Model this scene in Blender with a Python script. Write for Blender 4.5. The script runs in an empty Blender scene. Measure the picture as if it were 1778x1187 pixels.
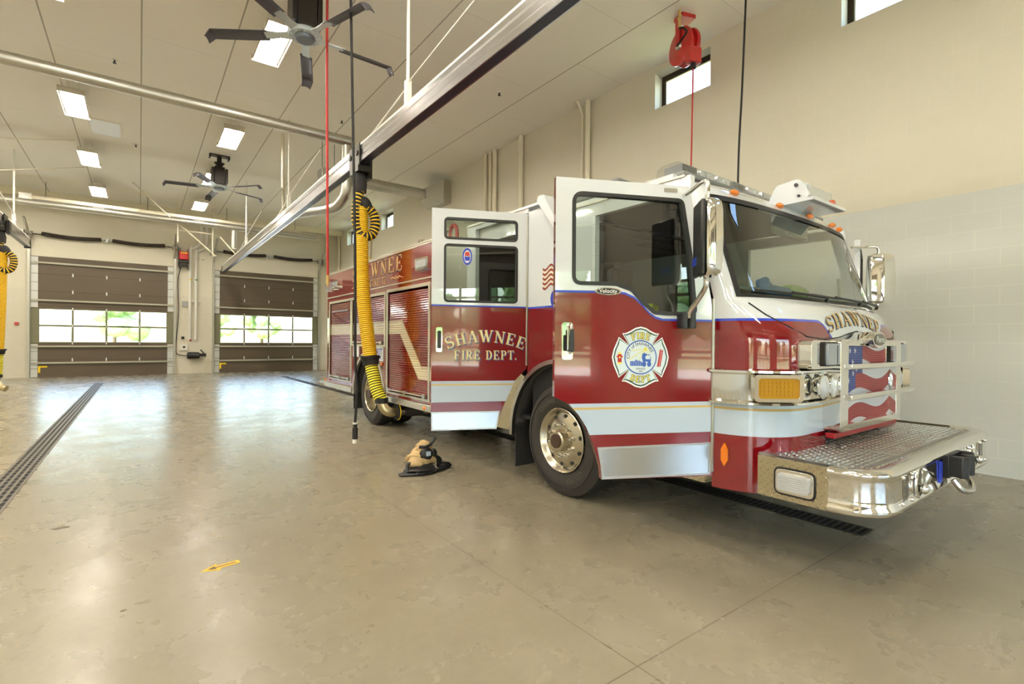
import bpy, bmesh, math, random
from mathutils import Vector, Matrix
from mathutils.geometry import tessellate_polygon
random.seed(7)
sc = bpy.context.scene
C = sc.collection
PI = math.pi
sin, cos, rad = math.sin, math.cos, math.radians

# ------------------------------------------------------------------ camera
F_PX = 872.1
yaw, pit, rol = rad(36.556), rad(-0.123), rad(0.469)
fw = Vector((sin(yaw)*cos(pit), cos(yaw)*cos(pit), sin(pit)))
rt = Vector((cos(yaw), -sin(yaw), 0)); up = rt.cross(fw)
r2 = rt*cos(rol)+up*sin(rol); u2 = up*cos(rol)-rt*sin(rol)
cd = bpy.data.cameras.new('camera'); cam = bpy.data.objects.new('camera', cd); C.objects.link(cam)
cam.matrix_world = Matrix(((r2.x, u2.x, -fw.x, 0), (r2.y, u2.y, -fw.y, 0), (r2.z, u2.z, -fw.z, 1.4), (0, 0, 0, 1)))
cd.sensor_width = 36; cd.lens = F_PX/1778*36; cd.clip_start = .05; cd.clip_end = 500
sc.camera = cam

# ------------------------------------------------------------------ world, sun, exposure
w = bpy.data.worlds.new('world'); sc.world = w; w.use_nodes = True
nt = w.node_tree; bg = nt.nodes['Background']
sky = nt.nodes.new('ShaderNodeTexSky'); sky.sky_type = 'NISHITA'; sky.sun_disc = False
sky.sun_elevation = rad(48); sky.sun_rotation = rad(250); sky.air_density = 1.2; sky.dust_density = 2.5; sky.ozone_density = 1.0
nt.links.new(sky.outputs[0], bg.inputs[0]); bg.inputs[1].default_value = 1.6
sl = bpy.data.lights.new('sun', 'SUN'); sun = bpy.data.objects.new('sun', sl); C.objects.link(sun)
sl.energy = 16; sl.angle = rad(1); sl.color = (1, .95, .87); sun.rotation_euler = (rad(8), rad(-42), 0)
LAMP = 92.0         # emission of the fluorescent tubes
sc.view_settings.view_transform = 'Standard'; sc.view_settings.look = 'None'
sc.view_settings.gamma = 1; sc.view_settings.use_curve_mapping = False
sc.view_settings.exposure = 0.7
sc.cycles.use_denoising = True
sc.cycles.max_bounces = 9; sc.cycles.diffuse_bounces = 5; sc.cycles.glossy_bounces = 5
sc.cycles.transparent_max_bounces = 14; sc.cycles.transmission_bounces = 6
sc.cycles.sample_clamp_indirect = 6; sc.cycles.caustics_reflective = True; sc.cycles.caustics_refractive = False

# ------------------------------------------------------------------ materials
MATS = {}
def s2l(c): return tuple(((v/12.92) if v <= .04045 else ((v+.055)/1.055)**2.4) for v in [x/255 for x in c])+(1,)
def mat(name, col, rough=.5, metal=0, coat=0, emit=None, es=0, spec=.5):
    if name in MATS: return MATS[name]
    m = bpy.data.materials.new(name); m.use_nodes = True
    b = m.node_tree.nodes['Principled BSDF']
    b.inputs['Base Color'].default_value = s2l(col); b.inputs['Roughness'].default_value = rough
    b.inputs['Metallic'].default_value = metal; b.inputs['Coat Weight'].default_value = coat
    b.inputs['Coat Roughness'].default_value = .03; b.inputs['Specular IOR Level'].default_value = spec
    if emit: b.inputs['Emission Color'].default_value = s2l(emit); b.inputs['Emission Strength'].default_value = es
    MATS[name] = m; return m
class NT:
    def __init__(s, m): s.t = m.node_tree; s.b = m.node_tree.nodes['Principled BSDF']
    def n(s, ty, **k):
        x = s.t.nodes.new('ShaderNode'+ty)
        for a, v in k.items(): setattr(x, a, v)
        return x
    def put(s, sock, v):
        if isinstance(v, bpy.types.NodeSocket): s.t.links.new(v, sock)
        elif v is not None: sock.default_value = v
    def m(s, op, a, b=None, c=None):
        x = s.n('Math', operation=op); s.put(x.inputs[0], a); s.put(x.inputs[1], b)
        if c is not None: s.put(x.inputs[2], c)
        return x.outputs[0]
    def mix(s, f, a, b):
        x = s.n('Mix', data_type='RGBA'); s.put(x.inputs[0], f); s.put(x.inputs[6], a); s.put(x.inputs[7], b); return x.outputs[2]
    def rng(s, v, a, b, c=0, d=1, smooth=False):
        x = s.n('MapRange'); s.put(x.inputs[0], v)
        if smooth: x.interpolation_type = 'SMOOTHSTEP'
        for i, q in enumerate((a, b, c, d)): x.inputs[1+i].default_value = q
        return x.outputs[0]
    def pos(s):
        g = s.n('NewGeometry'); sp = s.n('SeparateXYZ'); s.t.links.new(g.outputs['Position'], sp.inputs[0])
        return g.outputs['Position'], sp.outputs[0], sp.outputs[1], sp.outputs[2]
    def noise(s, vec, scale, detail=3, rough=.5, dist=0):
        x = s.n('TexNoise'); s.put(x.inputs['Vector'], vec); x.inputs['Scale'].default_value = scale
        x.inputs['Detail'].default_value = detail; x.inputs['Roughness'].default_value = rough; x.inputs['Distortion'].default_value = dist
        return x.outputs[0]
    def bump(s, h, st=.3, d=.01):
        x = s.n('Bump'); s.put(x.inputs['Height'], h); x.inputs['Strength'].default_value = st; x.inputs['Distance'].default_value = d
        s.t.links.new(x.outputs[0], s.b.inputs['Normal'])
    def line(s, v, period, width, off=0):    # 1 on a thin line every period
        f = s.m('FRACT', s.m('DIVIDE', s.m('SUBTRACT', v, off), period))
        d = s.m('MULTIPLY', s.m('MINIMUM', f, s.m('SUBTRACT', 1.0, f)), period)
        return s.m('LESS_THAN', d, width/2)
def OR(N, *a):
    r = a[0]
    for q in a[1:]: r = N.m('MAXIMUM', r, q)
    return r

RED = (116, 6, 16); WHITE = (212, 216, 220)
chrome = mat('chrome', (232, 230, 225), .06, 1)
steel = mat('brushed_steel', (200, 198, 192), .28, 1)
galv = mat('galvanised_duct', (190, 188, 178), .4, 1)
alum = mat('aluminium_trim', (206, 200, 186), .35, .9)
white_paint = mat('white_gloss', WHITE, .12, 0, 1)
redp = mat('red_gloss', RED, .12, 0, 1)
blackp = mat('black_plastic', (22, 22, 24), .4)
rubber = mat('rubber', (30, 28, 27), .75)
cabin_dark = mat('cabin_dark', (16, 16, 18), .8)
cream = mat('cream_trim', (222, 214, 190), .5)
whitem = mat('white_matte', (225, 222, 212), .5)
yellow = mat('yellow_hose', (236, 190, 20), .5)
amber = mat('amber_lens', (226, 120, 14), .15, 0, 1)
lens = mat('clear_lens', (214, 218, 224), .12, .6, 1)
gold = mat('gold_leaf', (200, 168, 104), .35, .3)
bluev = mat('blue_vinyl', (40, 62, 176), .3)
navy = mat('navy_shadow', (36, 44, 86), .4)
decal_white = mat('reflective_white', (178, 192, 206), .3, 0, .3)
darkmetal = mat('dark_metal', (48, 44, 40), .4, .6)
grayp = mat('gray_paint', (150, 150, 148), .5)

def glass(name, tint, gl=.0, gcol=(1, 1, 1, 1)):
    m = bpy.data.materials.new(name); m.use_nodes = True; t = m.node_tree; t.nodes.clear()
    o = t.nodes.new('ShaderNodeOutputMaterial'); mx = t.nodes.new('ShaderNodeMixShader')
    tr = t.nodes.new('ShaderNodeBsdfTransparent'); g = t.nodes.new('ShaderNodeBsdfGlossy'); fr = t.nodes.new('ShaderNodeFresnel')
    tr.inputs[0].default_value = tint; g.inputs[0].default_value = gcol; g.inputs['Roughness'].default_value = .01
    ge = t.nodes.new('ShaderNodeNewGeometry'); io = t.nodes.new('ShaderNodeMath'); io.operation = 'MULTIPLY_ADD'
    io.inputs[1].default_value = 1/1.5-1.5; io.inputs[2].default_value = 1.5   # same reflectance on both faces of a thin pane
    t.links.new(ge.outputs['Backfacing'], io.inputs[0]); t.links.new(io.outputs[0], fr.inputs[0])
    ad = t.nodes.new('ShaderNodeMath'); ad.operation = 'ADD'; ad.inputs[1].default_value = gl; ad.use_clamp = True
    t.links.new(fr.outputs[0], ad.inputs[0]); t.links.new(ad.outputs[0], mx.inputs[0])
    t.links.new(tr.outputs[0], mx.inputs[1]); t.links.new(g.outputs[0], mx.inputs[2]); t.links.new(mx.outputs[0], o.inputs[0])
    return m
pane_glass = glass('window_glass', (.93, .96, .95, 1))
cab_glass = glass('cab_glass', (.52, .60, .54, 1), .05)
lens_glass = glass('clear_plastic', (.93, .94, .95, 1), .02)

# concrete floor
fl = mat('polished_concrete', (170, 158, 130), .2); N = NT(fl); P, X, Y, Z = N.pos()
n1 = N.noise(P, .5, 4, .55, 0); n2 = N.noise(P, 2.2, 7, .62, .25); n3 = N.noise(P, 22, 3, .6)
c = N.mix(N.rng(n1, .3, .7), s2l((128, 119, 98)), s2l((150, 142, 122)))
c = N.mix(N.m('MULTIPLY', N.rng(n2, .3, .75), .42), c, s2l((122, 113, 92)))
c = N.mix(N.m('MULTIPLY', N.rng(n3, .35, .7), .25), c, s2l((156, 146, 122)))
j = OR(N, N.m('LESS_THAN', N.m('ABSOLUTE', N.m('SUBTRACT', X, 1.735)), .004),
       N.m('LESS_THAN', N.m('ABSOLUTE', N.m('SUBTRACT', Y, N.m('ADD', 1.41, 0))), .004),
       N.m('LESS_THAN', N.m('ABSOLUTE', N.m('SUBTRACT', Y, N.m('ADD', 5.22, N.m('MULTIPLY', X, .1)))), .003),
       N.m('MULTIPLY', N.m('LESS_THAN', N.m('ABSOLUTE', N.m('SUBTRACT', X, 4.34)), .003), N.m('LESS_THAN', Y, 1.4)))
c = N.mix(N.m('MULTIPLY', j, .65), c, s2l((84, 74, 60)))
N.put(N.b.inputs['Base Color'], c)
N.put(N.b.inputs['Roughness'], N.m('ADD', N.m('MULTIPLY', n2, .24), .16))
N.b.inputs['Specular IOR Level'].default_value = .5
N.bump(N.m('ADD', N.m('MULTIPLY', n2, .6), N.m('MULTIPLY', n3, .25)), .08, .01)

# painted block wall (axis: which horizontal axis runs along the wall)
def block(name, ax, lo, hi, jointmix=.35):
    m = mat(name, lo, .55); N = NT(m); P, X, Y, Z = N.pos(); H = X if ax == 'X' else Y
    row = N.m('FLOOR', N.m('DIVIDE', N.m('SUBTRACT', Z, -.012), .2045))
    par = N.m('MULTIPLY', N.m('FRACT', N.m('MULTIPLY', row, .5)), .41)
    hz = N.line(Z, .2045, .012, -.012)
    vf = N.m('FRACT', N.m('DIVIDE', N.m('ADD', N.m('SUBTRACT', H, 1.0), par), .41))
    vt = N.m('LESS_THAN', N.m('MINIMUM', vf, N.m('SUBTRACT', 1.0, vf)), .014)
    cj = N.m('LESS_THAN', N.m('ABSOLUTE', N.m('SUBTRACT', H, .98)), .006)
    jj = OR(N, hz, vt, cj)
    n = N.noise(P, 90, 2); n0 = N.noise(P, 1.2, 3)
    band = N.m('LESS_THAN', Z, 3.08)
    c = N.mix(band, s2l(hi), s2l(lo))
    c = N.mix(N.m('MULTIPLY', n0, .12), c, s2l((150, 140, 112)))
    c = N.mix(N.m('MULTIPLY', jj, N.m('MULTIPLY', N.rng(N.noise(P, .7, 2), .35, .6, .3, 1), N.m('ADD', N.m('MULTIPLY', band, .08), .10))), c, s2l((236, 230, 208)))
    N.put(N.b.inputs['Base Color'], c)
    N.bump(N.m('SUBTRACT', N.m('MULTIPLY', n, .12), N.m('MULTIPLY', jj, .8)), .35, .004)
    return m
wall_y = block('painted_block_side', 'Y', (200, 202, 196), (214, 208, 188))
wall_x = block('painted_block_end', 'X', (214, 208, 190), (218, 212, 192))

ce = mat('ceiling_panel', (202, 190, 160), .7); N = NT(ce); P, X, Y, Z = N.pos()
l1 = N.line(X, 1.235, .022, 0.0); l2 = N.line(N.m('ADD', Y, N.m('MULTIPLY', N.m('FLOOR', N.m('DIVIDE', X, 1.235)), 1.22)), 2.44, .012, .35)
c = N.mix(N.m('MULTIPLY', N.noise(P, .8, 4), .3), s2l((236, 232, 220)), s2l((226, 220, 206)))
c = N.mix(N.m('MULTIPLY', l2, .22), c, s2l((120, 106, 80))); c = N.mix(N.m('MULTIPLY', l1, .6), c, s2l((98, 84, 60)))
N.put(N.b.inputs['Base Color'], c)

# cab paint: white above the blue line, red below, white band with gold line
cp = mat('cab_paint', RED, .1, 0, 1); N = NT(cp); P, X, Y, Z = N.pos()
ax_ = N.m('ABSOLUTE', N.m('SUBTRACT', X, 4.27))
front = N.rng(ax_, .36, .60, 1.43, 1.558, True)
front = N.m('MAXIMUM', N.m('MULTIPLY', front, N.m('LESS_THAN', Y, 1.62)), N.m('MULTIPLY', 1.558, N.m('GREATER_THAN', Y, 1.62)))
bl = N.m('ADD', N.m('MULTIPLY', N.m('LESS_THAN', Y, 2.5), front), N.m('MULTIPLY', N.m('GREATER_THAN', Y, 2.5), 1.73))
isw = N.m('GREATER_THAN', Z, bl)
isb = N.m('MULTIPLY', N.m('GREATER_THAN', Z, N.m('SUBTRACT', bl, .017)), N.m('LESS_THAN', Z, bl))
st = N.m('MULTIPLY', N.m('GREATER_THAN', Z, .806), N.m('LESS_THAN', Z, 1.01))
gl = N.m('MULTIPLY', N.m('GREATER_THAN', Z, .968), N.m('LESS_THAN', Z, .984))
c = N.mix(isw, s2l(RED), s2l(WHITE)); c = N.mix(isb, c, s2l((40, 62, 186))); c = N.mix(st, c, s2l((178, 192, 206))); c = N.mix(gl, c, s2l((176, 150, 92)))
N.put(N.b.inputs['Base Color'], c)
# body paint with the angled stripe
bp = mat('body_paint', RED, .14, 0, 1); N = NT(bp); P, X, Y, Z = N.pos()
ub = N.rng(Y, 6.186, 6.81, 1.045, 1.688); lb = N.rng(Y, 6.27, 6.888, .866, 1.487)
s_ = N.m('MULTIPLY', N.m('LESS_THAN', Z, ub), N.m('GREATER_THAN', Z, lb))
s_ = N.m('MULTIPLY', s_, N.m('LESS_THAN', Y, 10.38))
gl = N.m('MULTIPLY', N.m('LESS_THAN', Z, N.m('SUBTRACT', ub, .018)), N.m('GREATER_THAN', Z, N.m('SUBTRACT', ub, .026)))
c = N.mix(s_, s2l(RED), s2l((214, 204, 176))); c = N.mix(N.m('MULTIPLY', gl, s_), c, s2l((120, 90, 50)))
N.put(N.b.inputs['Base Color'], c)

def treadmat(name, col, ax, k=1.0, strength=.8, rough=.22):
    m = mat(name, col, rough, 1); N = NT(m); P, X, Y, Z = N.pos()
    a, b = {'XY': (X, Y), 'YZ': (Y, Z), 'XZ': (X, Z)}[ax]
    p = .034*k
    A = N.m('DIVIDE', N.m('ADD', a, b), p); B = N.m('DIVIDE', N.m('SUBTRACT', a, b), p)
    par = N.m('FRACT', N.m('MULTIPLY', N.m('ADD', N.m('FLOOR', A), N.m('FLOOR', B)), .5))
    sel = N.m('GREATER_THAN', par, .25)
    fa = N.m('ABSOLUTE', N.m('SUBTRACT', N.m('FRACT', A), .5)); fb = N.m('ABSOLUTE', N.m('SUBTRACT', N.m('FRACT', B), .5))
    q1 = N.m('ADD', N.m('MULTIPLY', fa, 2.1), N.m('MULTIPLY', fb, 7.5)); q2 = N.m('ADD', N.m('MULTIPLY', fa, 7.5), N.m('MULTIPLY', fb, 2.1))
    q = N.m('ADD', N.m('MULTIPLY', sel, q1), N.m('MULTIPLY', N.m('SUBTRACT', 1.0, sel), q2))
    h = N.rng(q, .5, 1.0, 1, 0, True)
    N.bump(h, strength, .008)
    return m
tread_top = mat('deck_plate', (176, 174, 170), .38, 1)
tread_side = treadmat('tread_plate_side', (206, 196, 170), 'YZ', 1.25)

# ------------------------------------------------------------------ mesh helper
ID = Matrix.Identity(4)
def frame(O, U, V, Nn):
    return Matrix(((U[0], V[0], Nn[0], O[0]), (U[1], V[1], Nn[1], O[1]), (U[2], V[2], Nn[2], O[2]), (0, 0, 0, 1)))
def ortho(d):
    d = Vector(d).normalized(); a = Vector((0, 0, 1)) if abs(d.z) < .9 else Vector((1, 0, 0))
    u = d.cross(a).normalized(); return u, d.cross(u).normalized()
class MB:
    def __init__(s): s.v = []; s.f = []; s.mi = []; s.k = 0
    def add(s, vs, fs):
        o = len(s.v); s.v += [tuple(v) for v in vs]; s.f += [tuple(i+o for i in f) for f in fs]; s.mi += [s.k]*len(fs); return s
    def box(s, a, b, M=None):
        x0, y0, z0 = a; x1, y1, z1 = b
        vs = [Vector(p) for p in ((x0, y0, z0), (x1, y0, z0), (x1, y1, z0), (x0, y1, z0), (x0, y0, z1), (x1, y0, z1), (x1, y1, z1), (x0, y1, z1))]
        if M: vs = [M@v for v in vs]
        return s.add(vs, [(3, 2, 1, 0), (4, 5, 6, 7), (0, 1, 5, 4), (1, 2, 6, 5), (2, 3, 7, 6), (3, 0, 4, 7)])
    def prism(s, loops, c0, c1, M=ID):
        L = [[Vector((p[0], p[1], 0)) for p in l] for l in loops]
        flat = [p for l in L for p in l]; tr = tessellate_polygon(L); n = len(flat)
        vs = [M@Vector((p.x, p.y, c0)) for p in flat]+[M@Vector((p.x, p.y, c1)) for p in flat]
        fs = [tuple(t) for t in tr]+[tuple(i+n for i in reversed(t)) for t in tr]
        o = 0
        for l in L:
            m = len(l)
            for i in range(m): a, b = o+i, o+(i+1) % m; fs.append((a, b, b+n, a+n))
            o += m
        return s.add(vs, fs)
    def flat(s, loops, c, M=ID):
        L = [[Vector((p[0], p[1], 0)) for p in l] for l in loops]
        flat = [p for l in L for p in l]
        return s.add([M@Vector((p.x, p.y, c)) for p in flat], [tuple(t) for t in tessellate_polygon(L)])
    def tube(s, pts, r, n=8, closed=False, cap=True):
        pts = [Vector(p) for p in pts]; m = len(pts); vs = []; fs = []
        rr = r if isinstance(r, (list, tuple)) else [r]*m
        pu = None
        for i, p in enumerate(pts):
            if closed: d = pts[(i+1) % m]-pts[i-1]
            else: d = pts[min(i+1, m-1)]-pts[max(i-1, 0)]
            d.normalize()
            if pu is None: u, v = ortho(d)
            else:
                u = (pu-d*pu.dot(d))
                u = u.normalized() if u.length > 1e-6 else ortho(d)[0]
                v = d.cross(u)
            pu = u
            for k in range(n):
                a = 2*PI*k/n; vs.append(p+(u*cos(a)+v*sin(a))*rr[i])
        for i in range(m if closed else m-1):
            for k in range(n):
                a = i*n+k; b = i*n+(k+1) % n; c_ = ((i+1) % m)*n+(k+1) % n; d_ = ((i+1) % m)*n+k; fs.append((a, b, c_, d_))
        if cap and not closed: fs.append(tuple(range(n-1, -1, -1))); fs.append(tuple((m-1)*n+k for k in range(n)))
        return s.add(vs, fs)
    def cyl(s, a, b, r, r1=None, n=20): return s.tube([a, b], [r, r if r1 is None else r1], n)
    def lathe(s, prof, O, axis, n=32):   # prof: (distance along axis, radius)
        u, v = ortho(axis); d = Vector(axis).normalized(); O = Vector(O); vs = []; fs = []; m = len(prof)
        for h, r in prof:
            for k in range(n): a = 2*PI*k/n; vs.append(O+d*h+(u*cos(a)+v*sin(a))*r)
        for i in range(m-1):
            for k in range(n): fs.append((i*n+k, i*n+(k+1) % n, (i+1)*n+(k+1) % n, (i+1)*n+k))
        return s.add(vs, fs)
    def ball(s, c, r, sc_=(1, 1, 1), n=16, m=10, M=None):
        vs = []; fs = []
        for i in range(m+1):
            t = PI*i/m
            for k in range(n):
                a = 2*PI*k/n; v = Vector((r*sc_[0]*sin(t)*cos(a), r*sc_[1]*sin(t)*sin(a), r*sc_[2]*cos(t)))
                if M: v = M@v
                vs.append(Vector(c)+v)
        for i in range(m):
            for k in range(n): fs.append((i*n+k, i*n+(k+1) % n, (i+1)*n+(k+1) % n, (i+1)*n+k))
        return s.add(vs, fs)
    def grid(s, fn, us, vs_):
        V = [fn(u, v) for v in vs_ for u in us]; n = len(us)
        return s.add(V, [(j*n+i, j*n+i+1, (j+1)*n+i+1, (j+1)*n+i) for j in range(len(vs_)-1) for i in range(n-1)])
    def build(s, name, m, parent=None, bevel=0, smooth=40, solid=0, recalc=True, kind=None, sub=0):
        me = bpy.data.meshes.new(name)
        vs = [Vector(v) for v in s.v]
        lo = Vector([min(v[i] for v in vs) for i in range(3)]); hi = Vector([max(v[i] for v in vs) for i in range(3)])
        ce_ = (lo+hi)/2
        me.from_pydata([v-ce_ for v in vs], [], s.f)
        for q in (m if isinstance(m, (list, tuple)) else [m]): me.materials.append(q)
        if any(s.mi): me.polygons.foreach_set('material_index', s.mi)
        bm = bmesh.new(); bm.from_mesh(me); bmesh.ops.remove_doubles(bm, verts=bm.verts, dist=1e-5)
        if recalc: bmesh.ops.recalc_face_normals(bm, faces=bm.faces)
        bm.to_mesh(me); bm.free()
        if smooth: me.shade_smooth(); me.set_sharp_from_angle(angle=rad(smooth))
        o = bpy.data.objects.new(name, me); C.objects.link(o)
        if parent is not None:
            o.parent = parent; o.location = ce_-wloc(parent)
        else: o.location = ce_
        if bevel:
            b = o.modifiers.new('bevel', 'BEVEL'); b.width = bevel; b.segments = 2; b.limit_method = 'ANGLE'; b.angle_limit = rad(50); b.harden_normals = False
        if solid: q = o.modifiers.new('solid', 'SOLIDIFY'); q.thickness = solid
        if sub: q = o.modifiers.new('sub', 'SUBSURF'); q.levels = q.render_levels = sub
        if kind: o['kind'] = kind
        return o
def wloc(o):
    l = Vector(o.location)
    while o.parent: o = o.parent; l += Vector(o.location)
    return l
def thing(name, label, cat, loc=(0, 0, 0), group=None, kind=None):
    o = bpy.data.objects.new(name, None); C.objects.link(o); o.location = loc; o.empty_display_size = .2
    if label: o['label'] = label; o['category'] = cat
    if group: o['group'] = group
    if kind: o['kind'] = kind
    return o
def tag(o, label, cat, group=None):
    o['label'] = label; o['category'] = cat
    if group: o['group'] = group
    return o
def part(name, m, parent, fn, **k):
    b = MB(); fn(b); return b.build(name, m, parent, **k)
def dup(root, loc, label=None):
    r = root.copy(); C.objects.link(r); r.location = loc
    if label: r['label'] = label
    def rec(a, b):
        for ch in list(a.children):
            c_ = ch.copy(); C.objects.link(c_); c_.parent = b; rec(ch, c_)
    rec(root, r); return r
def rnd(pts, r, n=5):   # rounded polygon
    out = []; m = len(pts)
    for i in range(m):
        p = Vector(pts[i][:2]); a = Vector(pts[i-1][:2]); b = Vector(pts[(i+1) % m][:2]); ri = r[i] if isinstance(r, (list, tuple)) else r
        if ri <= 0: out.append(tuple(p)); continue
        da = (a-p); db = (b-p); ang = da.angle(db)
        t = min(ri/math.tan(ang/2), da.length*.48, db.length*.48)
        A = p+da.normalized()*t; B = p+db.normalized()*t
        for k in range(n+1):
            u = k/n; out.append(tuple(A*(1-u)**2+p*2*u*(1-u)+B*u*u))
    return out
def offs(loop, d):      # offset a closed loop outward by d
    m = len(loop); area = sum(loop[i-1][0]*loop[i][1]-loop[i][0]*loop[i-1][1] for i in range(m)); sgn = 1 if area > 0 else -1; out = []
    for i in range(m):
        p = Vector(loop[i]); a = Vector(loop[i-1]); b = Vector(loop[(i+1) % m])
        n1 = (p-a); n2 = (b-p)
        if n1.length < 1e-7 or n2.length < 1e-7: nn = (b-a)
        else: nn = n1.normalized()+n2.normalized()
        nn = Vector((nn.y, -nn.x)).normalized()*sgn; out.append(tuple(p+nn*d))
    return out
def rect(x0, y0, x1, y1, r=0): return rnd([(x0, y0), (x1, y0), (x1, y1), (x0, y1)], r) if r else [(x0, y0), (x1, y0), (x1, y1), (x0, y1)]
def ell(cx, cy, rx, ry, n=32): return [(cx+rx*cos(2*PI*i/n), cy+ry*sin(2*PI*i/n)) for i in range(n)]

# lettering -----------------------------------------------------------------
_tc = {}
def text2d(txt, size, extr=0.0):
    k = (txt, size)
    if k in _tc: return _tc[k]
    cu = bpy.data.curves.new('t', 'FONT'); cu.body = txt; cu.size = size; cu.align_x = 'CENTER'; cu.align_y = 'CENTER'; cu.resolution_u = 3; cu.offset = .012*size
    o = bpy.data.objects.new('t', cu); C.objects.link(o); dg = bpy.context.evaluated_depsgraph_get(); me = o.evaluated_get(dg).to_mesh()
    r = ([tuple(v.co[:2]) for v in me.vertices], [tuple(p.vertices) for p in me.polygons])
    o.evaluated_get(dg).to_mesh_clear(); bpy.data.objects.remove(o); bpy.data.curves.remove(cu); _tc[k] = r; return r
def arc(cx0, cx1, cy, rx, a0, a1, ry=None, n=10):
    ry = ry or rx
    return [(cx0+rx*cos(rad(a0+(a1-a0)*i/n)), cy+ry*sin(rad(a0+(a1-a0)*i/n))) for i in range(n+1)]
T, t = .17, .075   # thick and thin stroke
def glyph(ch):      # serif capitals, height 1; list of (polyline, widths), advance
    S = []; sh = .08
    def stem(x, y0=0, y1=1, w=T): S.append(([(x, y0), (x, y1)], w))
    def srf(x, y, l=.30): S.append(([(x-l/2, y), (x+l/2, y)], sh))
    def ln(a, b, w): S.append(([a, b], w))
    adv = .8
    if ch == 'H':
        for x in (.16, .62): stem(x); srf(x, .04); srf(x, .96)
        ln((.16, .5), (.62, .5), t)
    elif ch in 'EF':
        stem(.18); srf(.18, .96); ln((.05, .96), (.62, .96), sh); ln((.6, 1), (.6, .74), t); ln((.18, .5), (.46, .5), t); ln((.46, .38), (.46, .62), t)
        if ch == 'E': ln((.05, .04), (.64, .04), sh); ln((.63, 0), (.63, .28), t)
        else: srf(.18, .04)
        adv = .74
    elif ch == 'A':
        ln((.12, 0), (.40, 1), t); ln((.40, 1), (.68, 0), T); srf(.12, .04, .24); srf(.68, .04, .3); ln((.2, .33), (.56, .33), t); adv = .8
    elif ch == 'W':
        ln((.12, 1), (.34, 0), T); ln((.34, 0), (.52, .9), t); ln((.5, .95), (.72, 0), T); ln((.72, 0), (.94, 1), t); srf(.12, .96, .28); srf(.52, .96, .2); srf(.94, .96, .24); adv = 1.06
    elif ch == 'N':
        stem(.14, w=t); ln((.14, .97), (.64, .03), T); stem(.66, w=t); srf(.14, .04, .24); srf(.12, .96, .24); srf(.66, .96, .24); adv = .8
    elif ch == 'I': stem(.18); srf(.18, .04); srf(.18, .96); adv = .38
    elif ch in 'DPR':
        stem(.18); srf(.18, .04); srf(.16, .96)
        if ch == 'D': S.append(([(.1, .96), (.34, .96)]+arc(.34, 0, .5, .27, 88, -88, .46)+[(.34, .04), (.1, .04)], 'D')); adv = .76
        else:
            S.append(([(.1, .96), (.36, .96)]+arc(.36, 0, .72, .2, 85, -85, .24)+[(.18, .48)], 'D')); adv = .7
            if ch == 'R': ln((.38, .48), (.62, .03), T); ln((.5, .04), (.74, .04), sh); adv = .78
    elif ch == 'T': stem(.36); srf(.36, .04); ln((.04, .96), (.68, .96), sh); ln((.06, 1), (.06, .74), t); ln((.66, 1), (.66, .74), t); adv = .74
    elif ch == 'S':
        S.append((arc(.32, 0, .73, .21, 25, 265, .23)[:]+arc(.33, 0, .27, .24, 85, -155, .23), 'S')); ln((.55, 1), (.55, .72), t); ln((.09, 0), (.09, .28), t); adv = .68
    elif ch == 'G':
        S.append((arc(.4, 0, .5, .3, 50, 330, .47, 16), 'D')); ln((.64, .06), (.64, .45), T*.9); ln((.48, .45), (.76, .45), sh); ln((.6, 1), (.6, .72), t); adv = .82
    elif ch == '7': ln((.06, .94), (.58, .94), T*.8); ln((.58, .94), (.26, 0), T*.8); ln((.07, 1), (.07, .72), t); adv = .64
    elif ch == '2': S.append((arc(.32, 0, .72, .2, 165, -35, .23)+[(.12, .08)], 'D')); ln((.06, .06), (.58, .06), T*.8); ln((.57, .02), (.57, .26), t); adv = .66
    elif ch == '.': ln((.1, 0), (.1, .15), .15); adv = .28
    elif ch == ' ': adv = .42
    return S, adv
def serif(b, txt, height, fn, wx=1.0, gap=.06):   # fn maps (x,y) centred on the word to a 3D point
    tot = sum(glyph(c_)[1]+gap for c_ in txt)-gap; x0 = -tot/2
    for ch in txt:
        S, adv = glyph(ch)
        for pts, wd in S:
            n = len(pts)
            L = []; R = []
            for i, p in enumerate(pts):
                d = Vector(pts[min(i+1, n-1)])-Vector(pts[max(i-1, 0)]); d.normalize(); nn = Vector((-d.y, d.x))
                if wd == 'D': q = .075+.1*max(0, abs(nn.x))**2
                elif wd == 'S': q = .075+.1*max(0, abs(nn.y)*0+abs(sin(PI*i/(n-1))))**3
                else: q = wd
                L.append(Vector(p)+nn*q/2); R.append(Vector(p)-nn*q/2)
            seg = max(1, n-1)
            vs = []
            if n == 2:   # subdivide long strokes so that they bend with the surface
                a0, a1, b0, b1 = L[0], L[1], R[0], R[1]; k = 4
                L = [a0.lerp(a1, i/k) for i in range(k+1)]; R = [b0.lerp(b1, i/k) for i in range(k+1)]; n = k+1
            for i in range(n): vs += [fn((x0+L[i].x)*height*wx, (L[i].y-.5)*height), fn((x0+R[i].x)*height*wx, (R[i].y-.5)*height)]
            b.add(vs, [(2*i, 2*i+1, 2*i+3, 2*i+2) for i in range(n-1)])
        x0 += adv+gap
def sans(b, txt, size, fn):
    v, f = text2d(txt, size); b.add([fn(*p) for p in v], f)
def bend(R, up_=True):   # bend a baseline on an arc of radius R (arch when up_)
    def g(x, y):
        if up_: a = x/R; return ((R+y)*sin(a), (R+y)*cos(a)-R)
        a = x/R; return ((R-y)*sin(a), R-(R-y)*cos(a))
    return g

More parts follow.
